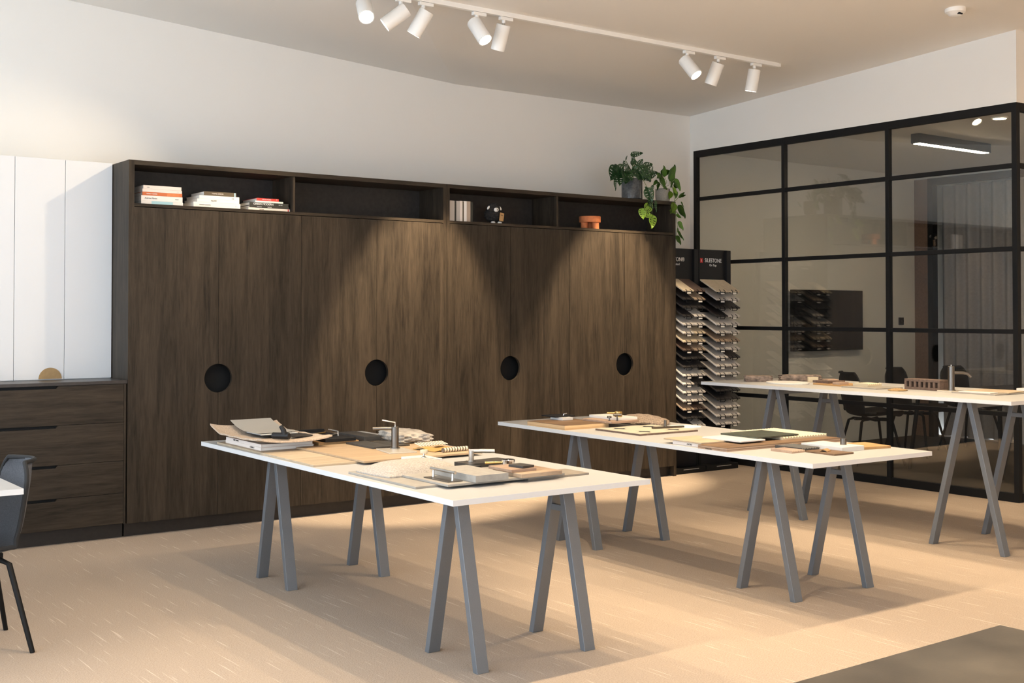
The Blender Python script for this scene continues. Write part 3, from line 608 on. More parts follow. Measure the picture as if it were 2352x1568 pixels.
# ------------------------------------------------------------------ track lights
def track(name_label, x0, x1, y, z):
    t = thing('light_track', name_label, 'light track', ((x0 + x1) / 2, y, z)); h = (x1 - x0) / 2
    boxes('rail', 'white_metal', t, (-h, h, -.018, .018, -.032, .004), bevel=.002); boxes('end_cap', 'white_metal', t, (h, h + .03, -.015, .015, -.028, .0), bevel=.003); boxes('joiner', 'white_metal', t, (-.04, .04, -.019, .019, -.0335, -.030)); boxes('joiner', 'white_metal', t, (5.72 - (x0 + x1) / 2 - .03, 5.72 - (x0 + x1) / 2 + .03, -.019, .019, -.0335, -.030))
    return t
def spot(label, x, y, zt, target, power, size, lens='lamp_lens', group='white track spotlights', blend=.6, L=.185, r=.052, side=0):
    t = thing('track_spotlight', label, 'spotlight', (x, y, zt), 0, group)
    boxes('adapter', 'white_metal', t, (-.035, .075, -.017, .017, -.058, -.034), bevel=.003)
    bm = bmesh.new(); tube(bm, [(0, 0, -.056), (0, 0, -.080)], .014, 12); obj('swivel', bm, 'white_metal', t, smooth=True)
    bm = bmesh.new(); tube(bm, [(0, 0, -.078), (0, 0, -.094)], .009, 10); obj('hinge', bm, 'steel', t, smooth=True)
    p = Vector((0, 0, -.092)); d = (Vector(target) - (Vector((x, y, zt)) + p)).normalized()
    a = p - d * .004 if abs(d.z) > .9 else p + Vector((0, 0, -.045)) - d * .05
    e = a + d * L
    _, u, v = frame_of(d); bm = bmesh.new(); prof = [(r * .93, 0), (r, .006), (r, L), (r - .006, L), (r - .006, L - .02)]
    rings = [[bm.verts.new(a + d * zz + (u * math.cos(2 * math.pi * k / 32) + v * math.sin(2 * math.pi * k / 32)) * rr) for k in range(32)] for rr, zz in prof]
    for A, B in zip(rings, rings[1:]):
        for k in range(32): bm.faces.new((A[k], A[(k + 1) % 32], B[(k + 1) % 32], B[k]))
    bm.faces.new(rings[0]); obj('lamp_body', bm, 'white_metal', t, smooth=True)
    bm = bmesh.new(); tube(bm, [e - d * .016, e - d * .012], r - .007, 28); obj('lens', bm, lens, t)
    l = bpy.data.lights.new('spot_lamp', 'SPOT'); l.energy = power; l.color = WARM; l.spot_size = R(size); l.spot_blend = blend; l.shadow_soft_size = .022
    o = bpy.data.objects.new('spot_lamp', l); col.objects.link(o); o.parent = t; o.location = e + d * .004; o.rotation_euler = d.to_track_quat('-Z', 'Y').to_euler()
    return t
TZ = P1(6.86)
track('white light track across the ceiling in view', 3.7, 7.93, 6.86, TZ)
S = TRACK_POWER
spot('leftmost white spotlight glaring towards the room', 3.86, 6.86, TZ, (2.6, 3.6, .4), S, 60)
spot('white spotlight turned towards the white cupboard', 4.14, 6.86, TZ, (2.1, 8.3, 1.7), S * .45, 70)
spot('white spotlight tilted left, third from the left', 4.32, 6.86, TZ, (3.5, 7.93, 1.4), S * .35, 55)
spot('white spotlight tilted right with a glowing face above the books', 4.765, 6.86, TZ, (5.3, 4.7, .6), S, 60)
spot('white spotlight pointing nearly straight down, fifth from the left', 5.0, 6.86, TZ, (4.95, 7.93, 1.0), S * 3.2, 46, blend=.5)
spot('white spotlight with a glowing face in the far trio', 6.84, 6.86, TZ, (7.5, 4.6, .6), S, 60)
spot('middle white spotlight of the far trio, tilted left', 7.20, 6.86, TZ, (6.9, 7.93, 1.05), S * 3.2, 46, blend=.5)
spot('last white spotlight near the track end, hanging straight', 7.64, 6.86, TZ, (7.60, 7.5, .8), S * .6, 50)
Y2 = 4.2; TZ2 = P1(Y2)
track('second white light track nearer the viewer', 1.2, 8.3, Y2, TZ2)
for x, lab in [(2.25, 'first'), (3.4, 'second'), (4.45, 'third'), (5.3, 'fourth'), (6.3, 'fifth'), (6.95, 'sixth')]:
    spot('%s white spotlight on the nearer track' % lab, x, Y2, TZ2, (x, Y2 - .1, 0), BACK_POWER, 105, group='white spotlights on the nearer track', blend=.6)
Y3 = -.2; TZ3 = P1(Y3)  # unseen track added behind the camera to brighten walls and ceiling by bounce
track('added unseen light track behind the viewer', .2, 10.3, Y3, TZ3)
for x, lab in [(.6, 'first'), (2.9, 'second'), (5.2, 'third'), (7.5, 'fourth'), (9.8, 'fifth')]:
    spot('%s added spotlight on the unseen track behind the viewer' % lab, x, Y3, TZ3, (x, Y3, 0), BACK_POWER * 11.5, 78, group='added spotlights on the unseen track behind', blend=.8)
t = thing('smoke_detector', 'round white smoke detector on the ceiling', 'smoke detector', (7.87, 5.10, P1(5.10)))
bm = bmesh.new(); lathe(bm, [(.025, -.055), (.045, -.05), (.06, -.032), (.072, -.028), (.075, -.02), (.075, .006)], 32); obj('housing', bm, 'white_metal', t, smooth=True)
boxes('sensor_slot', 'black_plastic', t, (-.03, .012, -.053, -.03, -.050, -.038))

# ------------------------------------------------------------------ tables on trestles
def trestle(label, loc, rz, half, hgt, spread, group, braced=False):
    t = thing('trestle', label, 'trestle', loc, rz, group)
    for sx in (-1, 1):
        for sy in (-1, 1):
            bm = bmesh.new(); x = sx * half; y0, y1 = sy * spread, sy * .026; w_, th = .030, .0165
            A = [bm.verts.new((x + a * w_, y0 + b * th, 0)) for a, b in ((-1, -1), (1, -1), (1, 1), (-1, 1))]; B = [bm.verts.new((x + a * w_, y1 + b * th, hgt - .001)) for a, b in ((-1, -1), (1, -1), (1, 1), (-1, 1))]
            bm.faces.new(A[::-1]); bm.faces.new(B)
            for k in range(4): bm.faces.new((A[k], A[(k + 1) % 4], B[(k + 1) % 4], B[k]))
            obj('leg', bm, 'silver_paint', t, bevel=.002)
        z = hgt - .115; yy = .026 + (spread - .026) * (.115 / hgt) + .004
        if braced and sx > 0: boxes('spreader', 'silver_paint', t, (sx * half - .028, sx * half - .008, -yy, yy, z - .022, z + .005), bevel=.0015)
    boxes('top_beam', 'silver_paint', t, (-half + .030, half - .030, -.024, .024, hgt - .05, hgt - .001))
    return t
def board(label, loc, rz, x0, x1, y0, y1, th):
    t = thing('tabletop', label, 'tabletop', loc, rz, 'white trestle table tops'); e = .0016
    boxes('panel', 'laminate_top_dimmed', t, (x0 + e, x1 - e, y0 + e, y1 - e, 0, th))
    boxes('lit_edge', 'laminate_edge_lit', t, (x0, x0 + e, y0, y1, 0, th - .0002), (x1 - e, x1, y0, y1, 0, th - .0002), (x0 + e, x1 - e, y0, y0 + e, 0, th - .0002), (x0 + e, x1 - e, y1 - e, y1, 0, th - .0002))  # thin rim added so the edges can look brighter lit than the top
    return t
def table(pfx, c, rz, wd, ln, top, tr, half, spread, labels, braced=(False, True)):
    """c: centre; the length runs along local Y"""
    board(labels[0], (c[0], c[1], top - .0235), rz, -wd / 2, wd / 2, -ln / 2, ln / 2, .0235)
    for y, lab, br in zip(tr, labels[1:], braced):
        p = Matrix.Rotation(rz, 2) @ Vector((0, y - c[1])); trestle(lab, (c[0] + p.x + pfx, c[1] + p.y, 0), rz, half, top - .0235, spread, 'grey metal trestles', br)
T = .757; T3 = .972
table(.0, (3.165, 5.272), R(-.7), 1.053, 2.683, T, (6.10, 4.275), .288, .192, ['white tabletop nearest the viewer, holding the grey cushion sample', 'grey trestle under the drawer end of the nearest table', 'grey trestle at the front end of the nearest table'])
table(.0, (5.205, 5.215), R(-1.9), .946, 2.785, T, (5.945, 4.295), .286, .195, ['white tabletop of the middle table, holding the star tile', 'grey trestle at the cabinet end of the middle table', 'grey trestle at the front end of the middle table'])
table(.0, (7.135, 5.23), R(-.8), .99, 2.60, T3, (5.945, 4.355), .295, .255, ['white tabletop of the tall table by the glass partition', 'tall grey trestle at the rack end of the tall table', 'tall grey trestle at the front end of the tall table'], (True, True))

# ------------------------------------------------------------------ left table corner, chair, stone bench
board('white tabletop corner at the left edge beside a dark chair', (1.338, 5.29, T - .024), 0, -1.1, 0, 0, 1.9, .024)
for k, lab in ((5.75, 'grey trestle under the left edge table, nearer the viewer'), (6.75, 'grey trestle under the left edge table, farther off')): trestle(lab, (.62, k, 0), 0, .26, T - .024, .19, 'grey metal trestles')
shell_chair('grey upholstered shell chair with black legs at the left edge', (1.21, 5.74, 0), R(180), 'felt_grey')
t = thing('stone_bench', 'dark stone topped bench in the near right corner', 'bench', (1.0, .64, 0))
boxes('benchtop', 'stone_bench', t, (-1.125, 1.125, -.65, .65, .86, .90), bevel=.002); boxes('body', 'plinth_dark', t, (-1.09, 1.09, -.6, .6, .09, .86)); boxes('plinth', 'hole_black', t, (-1.05, 1.05, -.55, .55, 0, .09))

# ------------------------------------------------------------------ material samples on the tables
def slab(name, label, cat, x0, x1, y0, y1, z0, th, mat, rz=0, group=None, bevel=.0012):
    o = boxes(name, mat, None, ((x0 - x1) / 2, (x1 - x0) / 2, (y0 - y1) / 2, (y1 - y0) / 2, 0, th), bevel=bevel, loc=((x0 + x1) / 2, (y0 + y1) / 2, z0), rot=(0, 0, R(rz)))
    return tag(o, label, cat, group)
def fluted(name, label, cat, x0, x1, y0, y1, z0, th, mat, rz=0, pitch=.012, group=None):
    bm = bmesh.new(); w_, l_ = x1 - x0, y1 - y0; n = int(w_ / pitch); m = []
    for k in range(n * 4 + 1):
        x = -w_ / 2 + w_ * k / (n * 4); m.append((x, th - .004 + .004 * math.cos(2 * math.pi * k / 4)))
    prism(bm, [(-w_ / 2, 0), (w_ / 2, 0)] + m[::-1], 'y', -l_ / 2, l_ / 2)
    return tag(obj(name, bm, mat, None, loc=((x0 + x1) / 2, (y0 + y1) / 2, z0), rot=(0, 0, R(rz))), label, cat, group)
def rock(name, label, cat, x, y, z0, sx, sy, h, mat, rz=0, seed=0, sub=4):
    rnd = random.Random(seed); bm = bmesh.new(); bmesh.ops.create_cube(bm, size=2); bmesh.ops.subdivide_edges(bm, edges=bm.edges[:], cuts=9, use_grid_fill=True)
    ph = [rnd.uniform(0, 6) for _ in range(9)]
    for v in bm.verts:
        n = v.co.copy(); q = n.normalized()
        d = 1 + .08 * math.sin(q.x * 6 + ph[0]) * math.sin(q.y * 7 + ph[1]) + .05 * math.sin(n.x * 9 + ph[2]) * math.sin(n.z * 8 + ph[3] + n.y * 4) + .012 * rnd.uniform(-1, 1)
        k = .80 * n + .20 * q * 1.3; v.co = Vector((k.x * sx / 2 * d, k.y * sy / 2 * d, max(0, h / 2 + k.z * h / 2 * (d if n.z > 0 else 1))))
    return tag(obj(name, bm, mat, None, smooth=True, loc=(x, y, z0), rot=(0, 0, R(rz))), label, cat)
A1 = -.7
# nearest table, drawer end
slab('stone_tile', 'long thin travertine tile at the drawer end of the nearest table', 'tile', 2.665, 2.965, 5.19, 6.45, T, .010, 'travertine', -1.5)
slab('wood_tile', 'large light oak look tile in the middle of the nearest table', 'tile', 2.885, 3.585, 5.105, 5.865, T + .0102, .010, 'oak_light', A1)
def swatch_book(label, x0, x1, y0, y1, z0, th, word, wy, rz):
    o = thing('swatch_book', label, 'book', ((x0 + x1) / 2, (y0 + y1) / 2, z0), R(rz), 'thin swatch books'); h, l_ = (x1 - x0) / 2, (y1 - y0) / 2
    boxes('cover', 'book_cream', o, (-h, h, -l_, l_, 0, .002), (-h, h, -l_, l_, th - .002, th), (-h, -h + .002, -l_, l_, .002, th - .002)); boxes('pages', 'paper_white', o, (-h + .002, h - .003, -l_ + .003, l_ - .003, .002, th - .002))
    text('lettering', word, .011, 'letter_dark', o, (-h - .0006, wy, th / 2), LEFT)
swatch_book('lower cream swatch book under the tan rug sample', 2.700, 3.01, 5.885, 6.385, T + .0104, .017, 'CONTRACT', -.13, -1.5)
swatch_book('upper cream swatch book under the tan rug sample', 2.702, 3.005, 5.89, 6.38, T + .0278, .016, 'NEW GRANITE', .10, -1.2)
ZB = T + .0442
bm = bmesh.new()
def rugf(u, v):
    return (-.205 + .41 * u, -.36 + .72 * v, .009 + .045 * max(0, (v - .74) * 3.8) ** 2 + .016 * max(0, (.45 - v) * 2) ** 2 + .018 * abs(2 * u - 1) ** 3 + .002 * math.sin(v * 30))
sheet(bm, rugf, 16, 30, .008)
tag(obj('rug_sample', bm, 'leather_tan_rug', None, smooth=True, loc=(2.855, 6.13, ZB), rot=(0, 0, R(-1))), 'curled tan woven rug sample at the end of the nearest table', 'rug sample')
z = ZB + .0225
for k, (m_, lab) in enumerate((('black_felt', 'black card lying on the tan rug sample'), ('paper_white', 'white card between black ones on the rug sample'), ('black_felt', 'black card just under the grey sheet'))):
    slab('sample_card', lab, 'card', 2.78 + .008 * k, 3.03 - .02 * k, 6.06 + .03 * k, 6.29, z, .0035, m_, A1, 'cards on the rug sample'); z += .0038
bm = bmesh.new(); sheet(bm, lambda u, v: (-.125 + .25 * u, -.16 + .38 * v, .002 + .05 * max(0, v - .35) ** 2 * 2.2), 6, 16, .0018)
tag(obj('paper_sheet', bm, 'paper_grey', None, smooth=True, loc=(2.90, 6.27, z), rot=(0, 0, R(A1))), 'grey sheet curling upwards above the tan rug sample', 'sheet')
t = thing('tap_lever', 'small black tap lever on the tan rug sample', 'tap', (2.83, 5.92, ZB + .017))
bm = bmesh.new(); tube(bm, [(-.03, .05, .018), (.028, -.03, .018)], .018, 16); obj('body', bm, 'black_plastic', t, smooth=True)
bm = bmesh.new(); tube(bm, [(.012, -.01, .02), (.006, -.004, .05), (-.004, .008, .072)], [.016, .014, .011], 12); obj('lever', bm, 'black_plastic', t, smooth=True)
slab('dark_tile', 'small dark tile on the near end of the rug sample', 'tile', 2.90, 3.02, 5.93, 6.03, ZB + .022, .008, 'charcoal', A1)
slab('timber_board', 'orange timber board under the black hardware tray', 'board', 3.035, 3.285, 5.885, 6.30, T, .0322, 'orange_oak', A1)
t = thing('hardware_tray', 'black tray of handles beside the slate slab', 'tray', (3.165, 6.08, T + .0326), R(A1))
boxes('tray_base', 'black_plastic', t, (-.095, .095, -.21, .20, 0, .018), bevel=.002); boxes('back_rim', 'black_plastic', t, (-.095, .095, .18, .20, .018, .034))
bm = bmesh.new(); tube(bm, [(-.07, .02, .0225), (.06, .10, .0225)], .004, 8); obj('pull_bar', bm, 'brass', t, smooth=True)
bm = bmesh.new(); tube(bm, [(-.02, -.10, .0225), (.07, -.02, .0225)], .004, 8); obj('pull_bar', bm, 'steel', t, smooth=True)
bm = bmesh.new(); tube(bm, [(.05, -.08, .018), (.05, -.08, .042), (.04, .02, .046)], .004, 8); obj('hook', bm, 'steel', t, smooth=True)
slab('dark_tile', 'dark tile carrying the slate slab', 'tile', 3.325, 3.56, 5.88, 6.28, T, .022, 'charcoal', A1)
slab('stone_slab', 'thick slate slab beside the rough stone', 'slab', 3.328, 3.44, 5.90, 6.22, T + .0222, .024, 'slate', A1)
rock('rough_stone', 'rough pale stone piece behind the dark tap', 'stone', 3.545, 5.83, T + .0225, .20, .40, .048, 'rough_stone', -14, 3)
slab('dark_tile', 'black polished tile beside the brushed tap', 'tile', 3.175, 3.300, 5.53, 5.84, T + .0204, .010, 'slate', A1)
slab('dark_tile', 'dark brown tile behind the brushed tap', 'tile', 3.315, 3.42, 5.56, 5.80, T + .0204, .007, 'charcoal', A1)
slab('acrylic_plate', 'clear cream plate under the brushed tap', 'plate', 3.15, 3.30, 5.27, 5.49, T + .0204, .006, 'acrylic', -12)
def tap(label, loc, h, r, rz, spout, lever, cat='tap'):
    t = thing('basin_tap', label, cat, loc, R(rz))
    bm = bmesh.new(); lathe(bm, [(r * 1.35, 0), (r * 1.35, .004), (r, .005), (r, h), (r * .9, h + .002)], 28); obj('body', bm, 'gunmetal', t, smooth=True)
    bm = bmesh.new(); tube(bm, spout, r * .45, 14); obj('spout', bm, 'gunmetal', t, smooth=True)
    bm = bmesh.new(); tube(bm, lever, .004, 10); obj('lever', bm, 'steel', t, smooth=True)
tap('brushed metal mixer tap standing on the nearest table', (3.262, 5.455, T + .0266), .112, .020, 0, [(0, 0, .104), (-.06, .045, .104), (-.095, .07, .102)], [(0, 0, .112), (0, 0, .136), (-.03, .022, .142), (-.055, .042, .148)])
bm = bmesh.new(); sheet(bm, lambda u, v: (-.09 + .18 * u, -.09 + .18 * v, .004 + .014 * (1 - u) * max(0, 1 - 3 * abs(v - .6)) + .004 * math.sin(u * 7)), 12, 12, .0025)
tag(obj('leather_swatch', bm, 'ochre_cloth', None, smooth=True, loc=(3.435, 5.315, T + .0205), rot=(0, 0, R(8))), 'folded ochre leather swatch near the tap', 'swatch')
bm = bmesh.new(); sheet(bm, lambda u, v: (-.09 + .18 * u, -.03 + .06 * v, .003 + .012 * v), 8, 4, .002)
tag(obj('striped_swatch', bm, 'striped_cloth', None, smooth=True, loc=(3.445, 5.385, T + .0375), rot=(0, 0, R(4))), 'pale striped cloth strip on the ochre swatch', 'swatch')
bm = bmesh.new(); tube(bm, [(-.08, 0, .012), (.08, .0, .012)], .012, 14); tag(obj('fabric_roll', bm, 'striped_cloth', None, smooth=True, loc=(3.465, 5.185, T + .0204), rot=(0, 0, R(3))), 'thin striped roll lying beside the ochre swatch', 'roll')
# nearest table, front end
slab('stone_tile', 'pale grey tile under the boucle cushion', 'tile', 2.668, 2.905, 4.285, 4.885, T, .010, 'grey_tile', A1)
slab('stone_tile', 'thin brown tile sticking out at the front right', 'tile', 3.20, 3.548, 4.20, 4.375, T, .0095, 'warm_grey_tile', A1)
slab('stone_tile', 'wide grey tile carrying the steel handle at the front', 'tile', 2.772, 3.40, 4.195, 4.575, T + .0103, .010, 'grey_tile', A1)
bm = bmesh.new()
def cush(u, v):
    a, b = 2 * u - 1, 2 * v - 1; return (a * .215 * (1 - .04 * b * b), b * .145 * (1 - .05 * a * a), .006 + .046 * (1 - a ** 4) * (1 - b ** 4))
sheet(bm, cush, 28, 20, .006)
for v in bm.verts: v.co.z = max(v.co.z, 0.0)
tag(obj('boucle_sample', bm, 'boucle', None, smooth=True, loc=(2.905, 4.725, T + .0104), rot=(0, 0, R(4))), 'fluffy oatmeal boucle cushion sample on the nearest table', 'cushion')
slab('white_tile', 'white board behind the boucle cushion sample', 'board', 3.06, 3.19, 4.885, 5.06, T, .034, 'white_slab', A1)
t = thing('cabinet_knob', 'pale round knob with a steel stem beside the white board', 'knob', (3.115, 4.935, T + .0343))
boxes('mount_plate', 'white_slab', t, (-.055, .045, -.035, .035, 0, .004), bevel=.001)
bm = bmesh.new(); lathe(bm, [(.011, .004), (.010, .007), (.005, .010), (.005, .024)], 20); obj('stem', bm, 'steel', t, smooth=True)
bm = bmesh.new(); lathe(bm, [(.018, .024), (.019, .026), (.019, .040), (.018, .042)], 24); obj('cap', bm, 'cream_board', t, smooth=True)
slab('concrete_slab', 'thick grey concrete slab beside the steel handle', 'slab', 2.895, 3.068, 4.17, 4.50, T + .0206, .030, 'concrete_slab', A1)
t = thing('pull_handle', 'brushed steel bar pull on a dark plate at the front', 'handle', (2.840, 4.345, T + .0206), R(A1))
boxes('back_plate', 'gunmetal', t, (-.038, .038, -.10, .10, 0, .003), bevel=.001)
for s in (-1, 1):
    bm = bmesh.new(); lathe(bm, [(.007, .003), (.005, .008), (.005, .036)], 14, (0, s * .078, 0)); obj('post', bm, 'steel', t, smooth=True)
bm = bmesh.new(); tube(bm, [(0, -.10, .039), (0, .10, .039)], .0065, 14); obj('grip', bm, 'steel', t, smooth=True)
slab('stone_tile', 'streaked brown marble board on the grey tile', 'board', 3.135, 3.362, 4.165, 4.385, T + .0206, .018, 'marble_wood', A1)
slab('wood_tile', 'pinkish oak board on the streaked marble board', 'board', 3.125, 3.262, 4.225, 4.405, T + .0388, .013, 'pink_oak', A1)
slab('dark_tile', 'small dark chip on top of the pinkish oak board', 'tile', 3.185, 3.255, 4.235, 4.33, T + .0522, .011, 'charcoal', 6)
slab('dark_tile', 'dark plate under the steel lever handle', 'plate', 3.20, 3.47, 4.68, 4.80, T, .026, 'charcoal', 4)
t = thing('lever_handle', 'brushed steel door lever standing on a dark plate', 'handle', (3.265, 4.745, T + .0265))
bm = bmesh.new(); lathe(bm, [(.020, 0), (.020, .004), (.013, .005), (.013, .052)], 22); obj('spindle', bm, 'steel', t, smooth=True)
bm = bmesh.new(); tube(bm, [(-.010, .006, .050), (.05, -.02, .050), (.105, -.045, .048)], .010, 16); obj('grip', bm, 'steel', t, smooth=True)
slab('dark_box', 'black block between the cushion and the oak board', 'block', 3.155, 3.215, 4.59, 4.675, T, .026, 'black_plastic', A1)
slab('dark_tile', 'dark block carrying the chrome turn knob', 'block', 3.235, 3.375, 4.42, 4.555, T + .0206, .011, 'charcoal', 3)
t = thing('turn_knob', 'chrome round turn knob with a slim side arm', 'knob', (3.305, 4.50, T + .0318))
bm = bmesh.new(); lathe(bm, [(.030, 0), (.033, .002), (.033, .025), (.031, .027)], 30); obj('puck', bm, 'chrome', t, smooth=True)
bm = bmesh.new(); tube(bm, [(-.026, .012, .012), (-.095, .052, .012)], .006, 12); obj('arm', bm, 'brass', t, smooth=True)
# middle table, cabinet end
A2 = -1.9
for k, lab in enumerate(('lower plywood board at the cabinet end of the middle table', 'upper dark faced plywood board at the cabinet end')):
    o = thing('plywood_board', lab, 'board', (4.95, 6.075, T + k * .0150), R(A2), 'plywood boards on the middle table')
    boxes('core', 'ply_edge', o, (-.18, .18, -.205, .205, 0, .0125)); boxes('face', 'plank_brown' if k else 'ply_edge', o, (-.18, .18, -.205, .205, .0126, .0147))
t = thing('sample_box', 'white block with a black plate on the plywood board', 'block', (5.02, 6.23, T + .0302))
boxes('block', 'white_slab', t, (-.045, .045, -.07, .06, 0, .018), bevel=.001); boxes('plate', 'black_plastic', t, (-.075, .095, -.03, .12, .0182, .026), bevel=.001)
bm = bmesh.new(); tube(bm, [(.02, .0, .0262), (.02, .0, .034), (.055, .01, .036)], .005, 8); obj('latch', bm, 'chrome', t, smooth=True)
slab('timber_board', 'oak board under the white slab on the middle table', 'board', 5.085, 5.315, 5.78, 6.09, T + .0303, .013, 'pink_oak', A2)
slab('white_slab', 'white slab carrying the brass knob', 'slab', 5.178, 5.338, 5.82, 6.13, T + .0436, .017, 'white_slab', A2)
def knob(label, loc, prof, mat, cat='knob', arm=None):
    t = thing('cabinet_knob', label, cat, loc); bm = bmesh.new(); lathe(bm, prof[0], 20); obj('stem', bm, mat, t, smooth=True)
    bm = bmesh.new(); lathe(bm, prof[1], 24); obj('head', bm, mat, t, smooth=True)
    if arm: bm = bmesh.new(); tube(bm, arm, .006, 10); obj('arm', bm, mat, t, smooth=True)
knob('dark mushroom knob in front of the white slab', (5.125, 5.86, T + .0436), ([(.011, 0), (.005, .003), (.004, .016)], [(.012, .016), (.015, .018), (.015, .028), (.013, .029)]), 'gunmetal')
t = thing('tee_fitting', 'dark tee shaped knob in front of the white slab', 'knob', (5.148, 5.81, T + .0436))
bm = bmesh.new(); tube(bm, [(0, 0, 0), (0, 0, .036)], .0055, 12); obj('stem', bm, 'gunmetal', t, smooth=True)
bm = bmesh.new(); tube(bm, [(-.022, .012, .040), (.024, -.014, .040)], .009, 12); obj('bar', bm, 'gunmetal', t, smooth=True)
knob('shiny brass round knob on the white slab', (5.225, 5.885, T + .0608), ([(.022, 0), (.022, .003)], [(.024, .003), (.026, .005), (.026, .034), (.024, .036)]), 'brass', arm=[(-.02, .014, .026), (-.06, .045, .026)])
t = thing('patterned_tile', 'cream tile with dark four pointed stars and a brown edge', 'tile', (5.155, 5.54, T), R(A2))
boxes('body', 'brick_brown', t, (-.24, .24, -.215, .215, 0, .0105)); boxes('face', 'star_tile', t, (-.235, .235, -.21, .21, .0106, .012))
bm = bmesh.new(); sheet(bm, lambda u, v: ((u - .5) * .34 * (1 - .5 * (2 * v - 1) ** 4), (v - .5) * .50 * (1 - .35 * (2 * u - 1) ** 4), .010 + .045 * (1 - (2 * u - 1) ** 2) * (1 - (2 * v - 1) ** 2) + .003 * math.sin(u * 23) * math.sin(v * 31)), 24, 24, .009)
tag(obj('boucle_sample', bm, 'boucle_brown', None, smooth=True, loc=(5.52, 5.98, T + .003), rot=(0, 0, R(-8))), 'shaggy brown boucle sample on the middle table', 'rug sample')
t = thing('tee_fitting', 'dark tee handle lying on the star tile', 'handle', (5.305, 5.50, T + .0123), R(-14))
bm = bmesh.new(); bx(bm, -.115, .115, -.011, .011, 0, .012); obj('bar', bm, 'gunmetal', t, bevel=.003)
bm = bmesh.new(); tube(bm, [(-.02, 0, .012), (-.02, 0, .05)], .009, 14); obj('stem', bm, 'gunmetal', t, smooth=True)
bm = bmesh.new(); lathe(bm, [(.105, 0), (.105, .0018)], 36); tag(obj('paper_round', bm, 'paper_white', None, loc=(5.555, 5.60, T + .0002)), 'round white paper beside the star tile', 'paper')
# middle table, front end
for k, lab in enumerate(('lower flooring sample plank on the middle table', 'upper brown flooring sample plank on the middle table')):
    o = thing('flooring_plank', lab, 'plank', (5.185, 4.535, T + k * .0103), R(A2), 'flooring planks on the middle table')
    boxes('core', 'pink_oak', o, (-.465, .465, -.112, .112, 0, .0075)); boxes('face', 'plank_brown', o, (-.465, .465, -.112, .112, .0076, .0101))
    if k == 0: text('lettering', 'BROADWAY', .0085, 'letter_dark', o, (-.4656, .03, .005), (R(-90), 0, R(90)))
o = slab('swatch_board', 'cream board with dark lettering behind the flooring planks', 'board', 4.762, 5.02, 4.665, 4.90, T, .0195, 'book_cream', A2)
text('lettering', 'EBONY', .013, 'letter_dark', o, (-.1296, -.02, .010), (R(-90), 0, R(90)))
slab('stone_tile', 'grey edged travertine tile on the cream board', 'tile', 4.752, 5.005, 4.655, 4.965, T + .0206, .008, 'travertine', A2)
slab('white_tile', 'white tile leaning over the flooring planks', 'tile', 4.925, 5.12, 4.525, 4.83, T + .0288, .0075, 'white_slab', A2)
fluted('fluted_board', 'cream wavy edged board at the back of the pile', 'board', 5.285, 5.655, 4.53, 4.95, T + .0206, .016, 'cream_board', A2, .022)
slab('stone_tile', 'dark green stone tile on top of the pile', 'tile', 5.095, 5.435, 4.555, 4.845, T + .0368, .0085, 'green_tile', A2)
fluted('fluted_board', 'small pinkish fluted timber chip at the front', 'tile', 4.945, 5.045, 4.185, 4.335, T, .014, 'pink_oak', A2)
fluted('fluted_board', 'small dark grey fluted chip at the front', 'tile', 5.055, 5.195, 4.21, 4.40, T, .018, 'slate', A2)
slab('timber_board', 'flat brown board at the front of the middle table', 'board', 5.045, 5.197, 3.985, 4.185, T, .009, 'plank_brown', A2)
slab('white_slab', 'thick white slab carrying a dark knob', 'slab', 5.205, 5.385, 4.06, 4.345, T, .026, 'white_slab', A2)
knob('short dark knob on the thick white slab', (5.322, 4.15, T + .0265), ([(.018, 0), (.018, .003)], [(.0175, .003), (.0175, .034)]), 'gunmetal')
bm = bmesh.new(); sheet(bm, lambda u, v: (-.03 + .06 * u, -.02 + .04 * v, .004 + .010 * math.sin(math.pi * v)), 6, 8, .0035)
tag(obj('timber_pull', bm, 'orange_oak', None, smooth=True, loc=(5.10, 4.095, T + .0095), rot=(0, 0, R(20))), 'small curved timber pull on the brown board', 'pull')
slab('timber_board', 'orange oak board at the front right of the middle table', 'board', 5.405, 5.605, 4.05, 4.26, T, .014, 'orange_oak', -12)
# tall table
rock('rock_sample', 'grey brown rough brick shaped stone, first on the tall table', 'stone', 7.02, 6.28, T3, .20, .13, .046, 'rock_brown', -40, 11)
rock('rock_sample', 'reddish brown rough stone beside the first one', 'stone', 7.33, 6.13, T3, .30, .12, .048, 'rock_brown', -40, 12)
bm = bmesh.new(); prism(bm, [(.15 * math.cos(2 * math.pi * k / 36), .19 * math.sin(2 * math.pi * k / 36)) for k in range(36)], 'z', 0, .010)
tag(obj('oval_board', bm, 'white_slab', None, bevel=.003, loc=(7.0, 5.97, T3), rot=(0, 0, R(-20))), 'oval white board in front of the rough stones', 'board')
slab('cream_block', 'small cream block between the stones and dark tile', 'block', 7.225, 7.30, 5.93, 5.96, T3, .040, 'cream_board', -35)
slab('timber_board', 'orange board under the dark tile on the tall table', 'board', 7.01, 7.25, 5.45, 5.74, T3, .012, 'orange_oak', -8)
slab('dark_tile', 'dark brown tile on the orange board', 'tile', 7.06, 7.23, 5.62, 5.78, T3 + .0123, .018, 'brick_brown', -8)
slab('timber_chip', 'tan chip resting on the dark brown tile', 'chip', 7.10, 7.19, 5.64, 5.73, T3 + .0306, .010, 'pink_oak', -25)
slab('timber_chip', 'pinkish block at the end of the orange board', 'block', 7.0, 7.09, 5.48, 5.55, T3 + .0123, .018, 'pink_oak', -8)
slab('stone_tile', 'pale flat tile under the slatted chip', 'tile', 6.93, 7.20, 5.10, 5.42, T3, .008, 'grey_tile', -6)
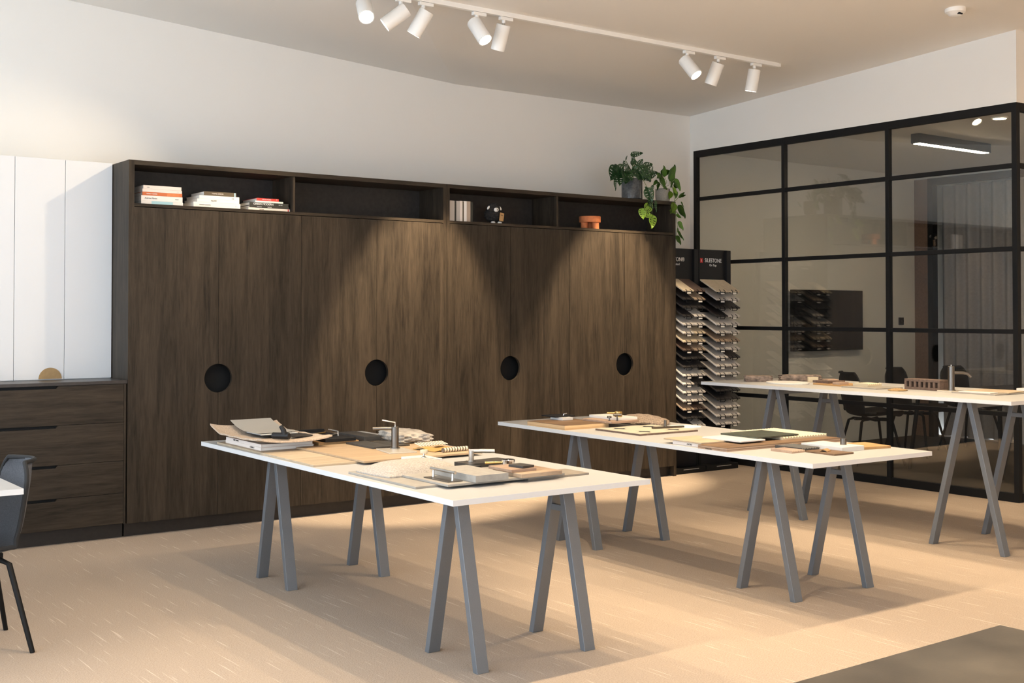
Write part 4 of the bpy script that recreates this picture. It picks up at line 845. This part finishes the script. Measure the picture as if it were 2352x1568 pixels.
fluted('fluted_board', 'tan slatted chip on the pale flat tile', 'tile', 7.05, 7.19, 5.27, 5.41, T3 + .0083, .020, 'cream_board', -6, .018)
slab('dark_tile', 'small dark chip behind the slatted one', 'tile', 7.26, 7.36, 5.42, 5.52, T3, .024, 'charcoal', -6)
bm = bmesh.new(); sheet(bm, lambda u, v: ((u - .5) * .16, (v - .5) * .13 * math.sin(math.pi * (.12 + .76 * u)), .006 + .010 * math.sin(math.pi * u) * math.sin(math.pi * v) + .0015 * math.cos(v * 44)), 12, 28, .005)
tag(obj('carved_leaf', bm, 'tan_leather', None, smooth=False, loc=(6.945, 4.96, T3), rot=(0, 0, R(20))), 'brown ribbed leaf shaped piece beside the hollow brick', 'ornament')
t = thing('hollow_brick', 'brown hollow brick with seven square holes', 'brick', (7.18, 4.895, T3), R(-3)); Hb = .074; hl = .145
boxes('back_face', 'brick_brown', t, (.045, .050, -hl, hl, .012, Hb - .012)); boxes('top_shell', 'brick_brown', t, (-.05, .05, -hl, hl, Hb - .018, Hb), bevel=.002); boxes('bottom_shell', 'brick_brown', t, (-.05, .05, -hl, hl, 0, .018), bevel=.002)
for k in range(8):
    y = -hl + .009 + k * (2 * hl - .018) / 7; ww = .009
    boxes('web', 'brick_brown', t, (-.05, .045, y - ww, y + ww, .018, Hb - .018))
slab('acrylic_plate', 'clear plate under the dark tap on the tall table', 'plate', 7.06, 7.19, 4.60, 4.73, T3, .010, 'acrylic', -12)
tap('dark cylindrical tap on the tall table beside the brick', (7.137, 4.675, T3 + .0103), .160, .0215, 0, [(0, 0, .118), (.06, -.05, .118), (.085, -.07, .110), (.10, -.085, .09)], [(0, 0, .155), (0, 0, .172)])
slab('stone_tile', 'pale stone tile at the bottom of the pile by the dark tap', 'tile', 7.03, 7.40, 4.27, 4.60, T3, .008, 'grey_tile', -4)
slab('stone_tile', 'brown stone tile on top of the pile by the dark tap', 'tile', 7.13, 7.42, 4.28, 4.58, T3 + .0083, .007, 'travertine', 6)
slab('white_tile', 'small white tile on the pile by the dark tap', 'tile', 7.04, 7.13, 4.33, 4.56, T3 + .0083, .006, 'white_slab', 0)
slab('white_box', 'white box at the right edge of the tall table', 'box', 7.40, 7.60, 4.18, 4.36, T3, .03, 'white_slab', -2)

# ------------------------------------------------------------------ lettering becomes plain mesh
bpy.context.view_layer.update()
dg = bpy.context.evaluated_depsgraph_get()
for o in [o for o in col.objects if o.type == 'FONT']:
    me = bpy.data.meshes.new_from_object(o.evaluated_get(dg)); c = o.data
    n = bpy.data.objects.new(o.name, me); n.parent = o.parent; n.matrix_local = o.matrix_local.copy(); nm = o.name
    bpy.data.objects.remove(o); col.objects.link(n); n.name = nm
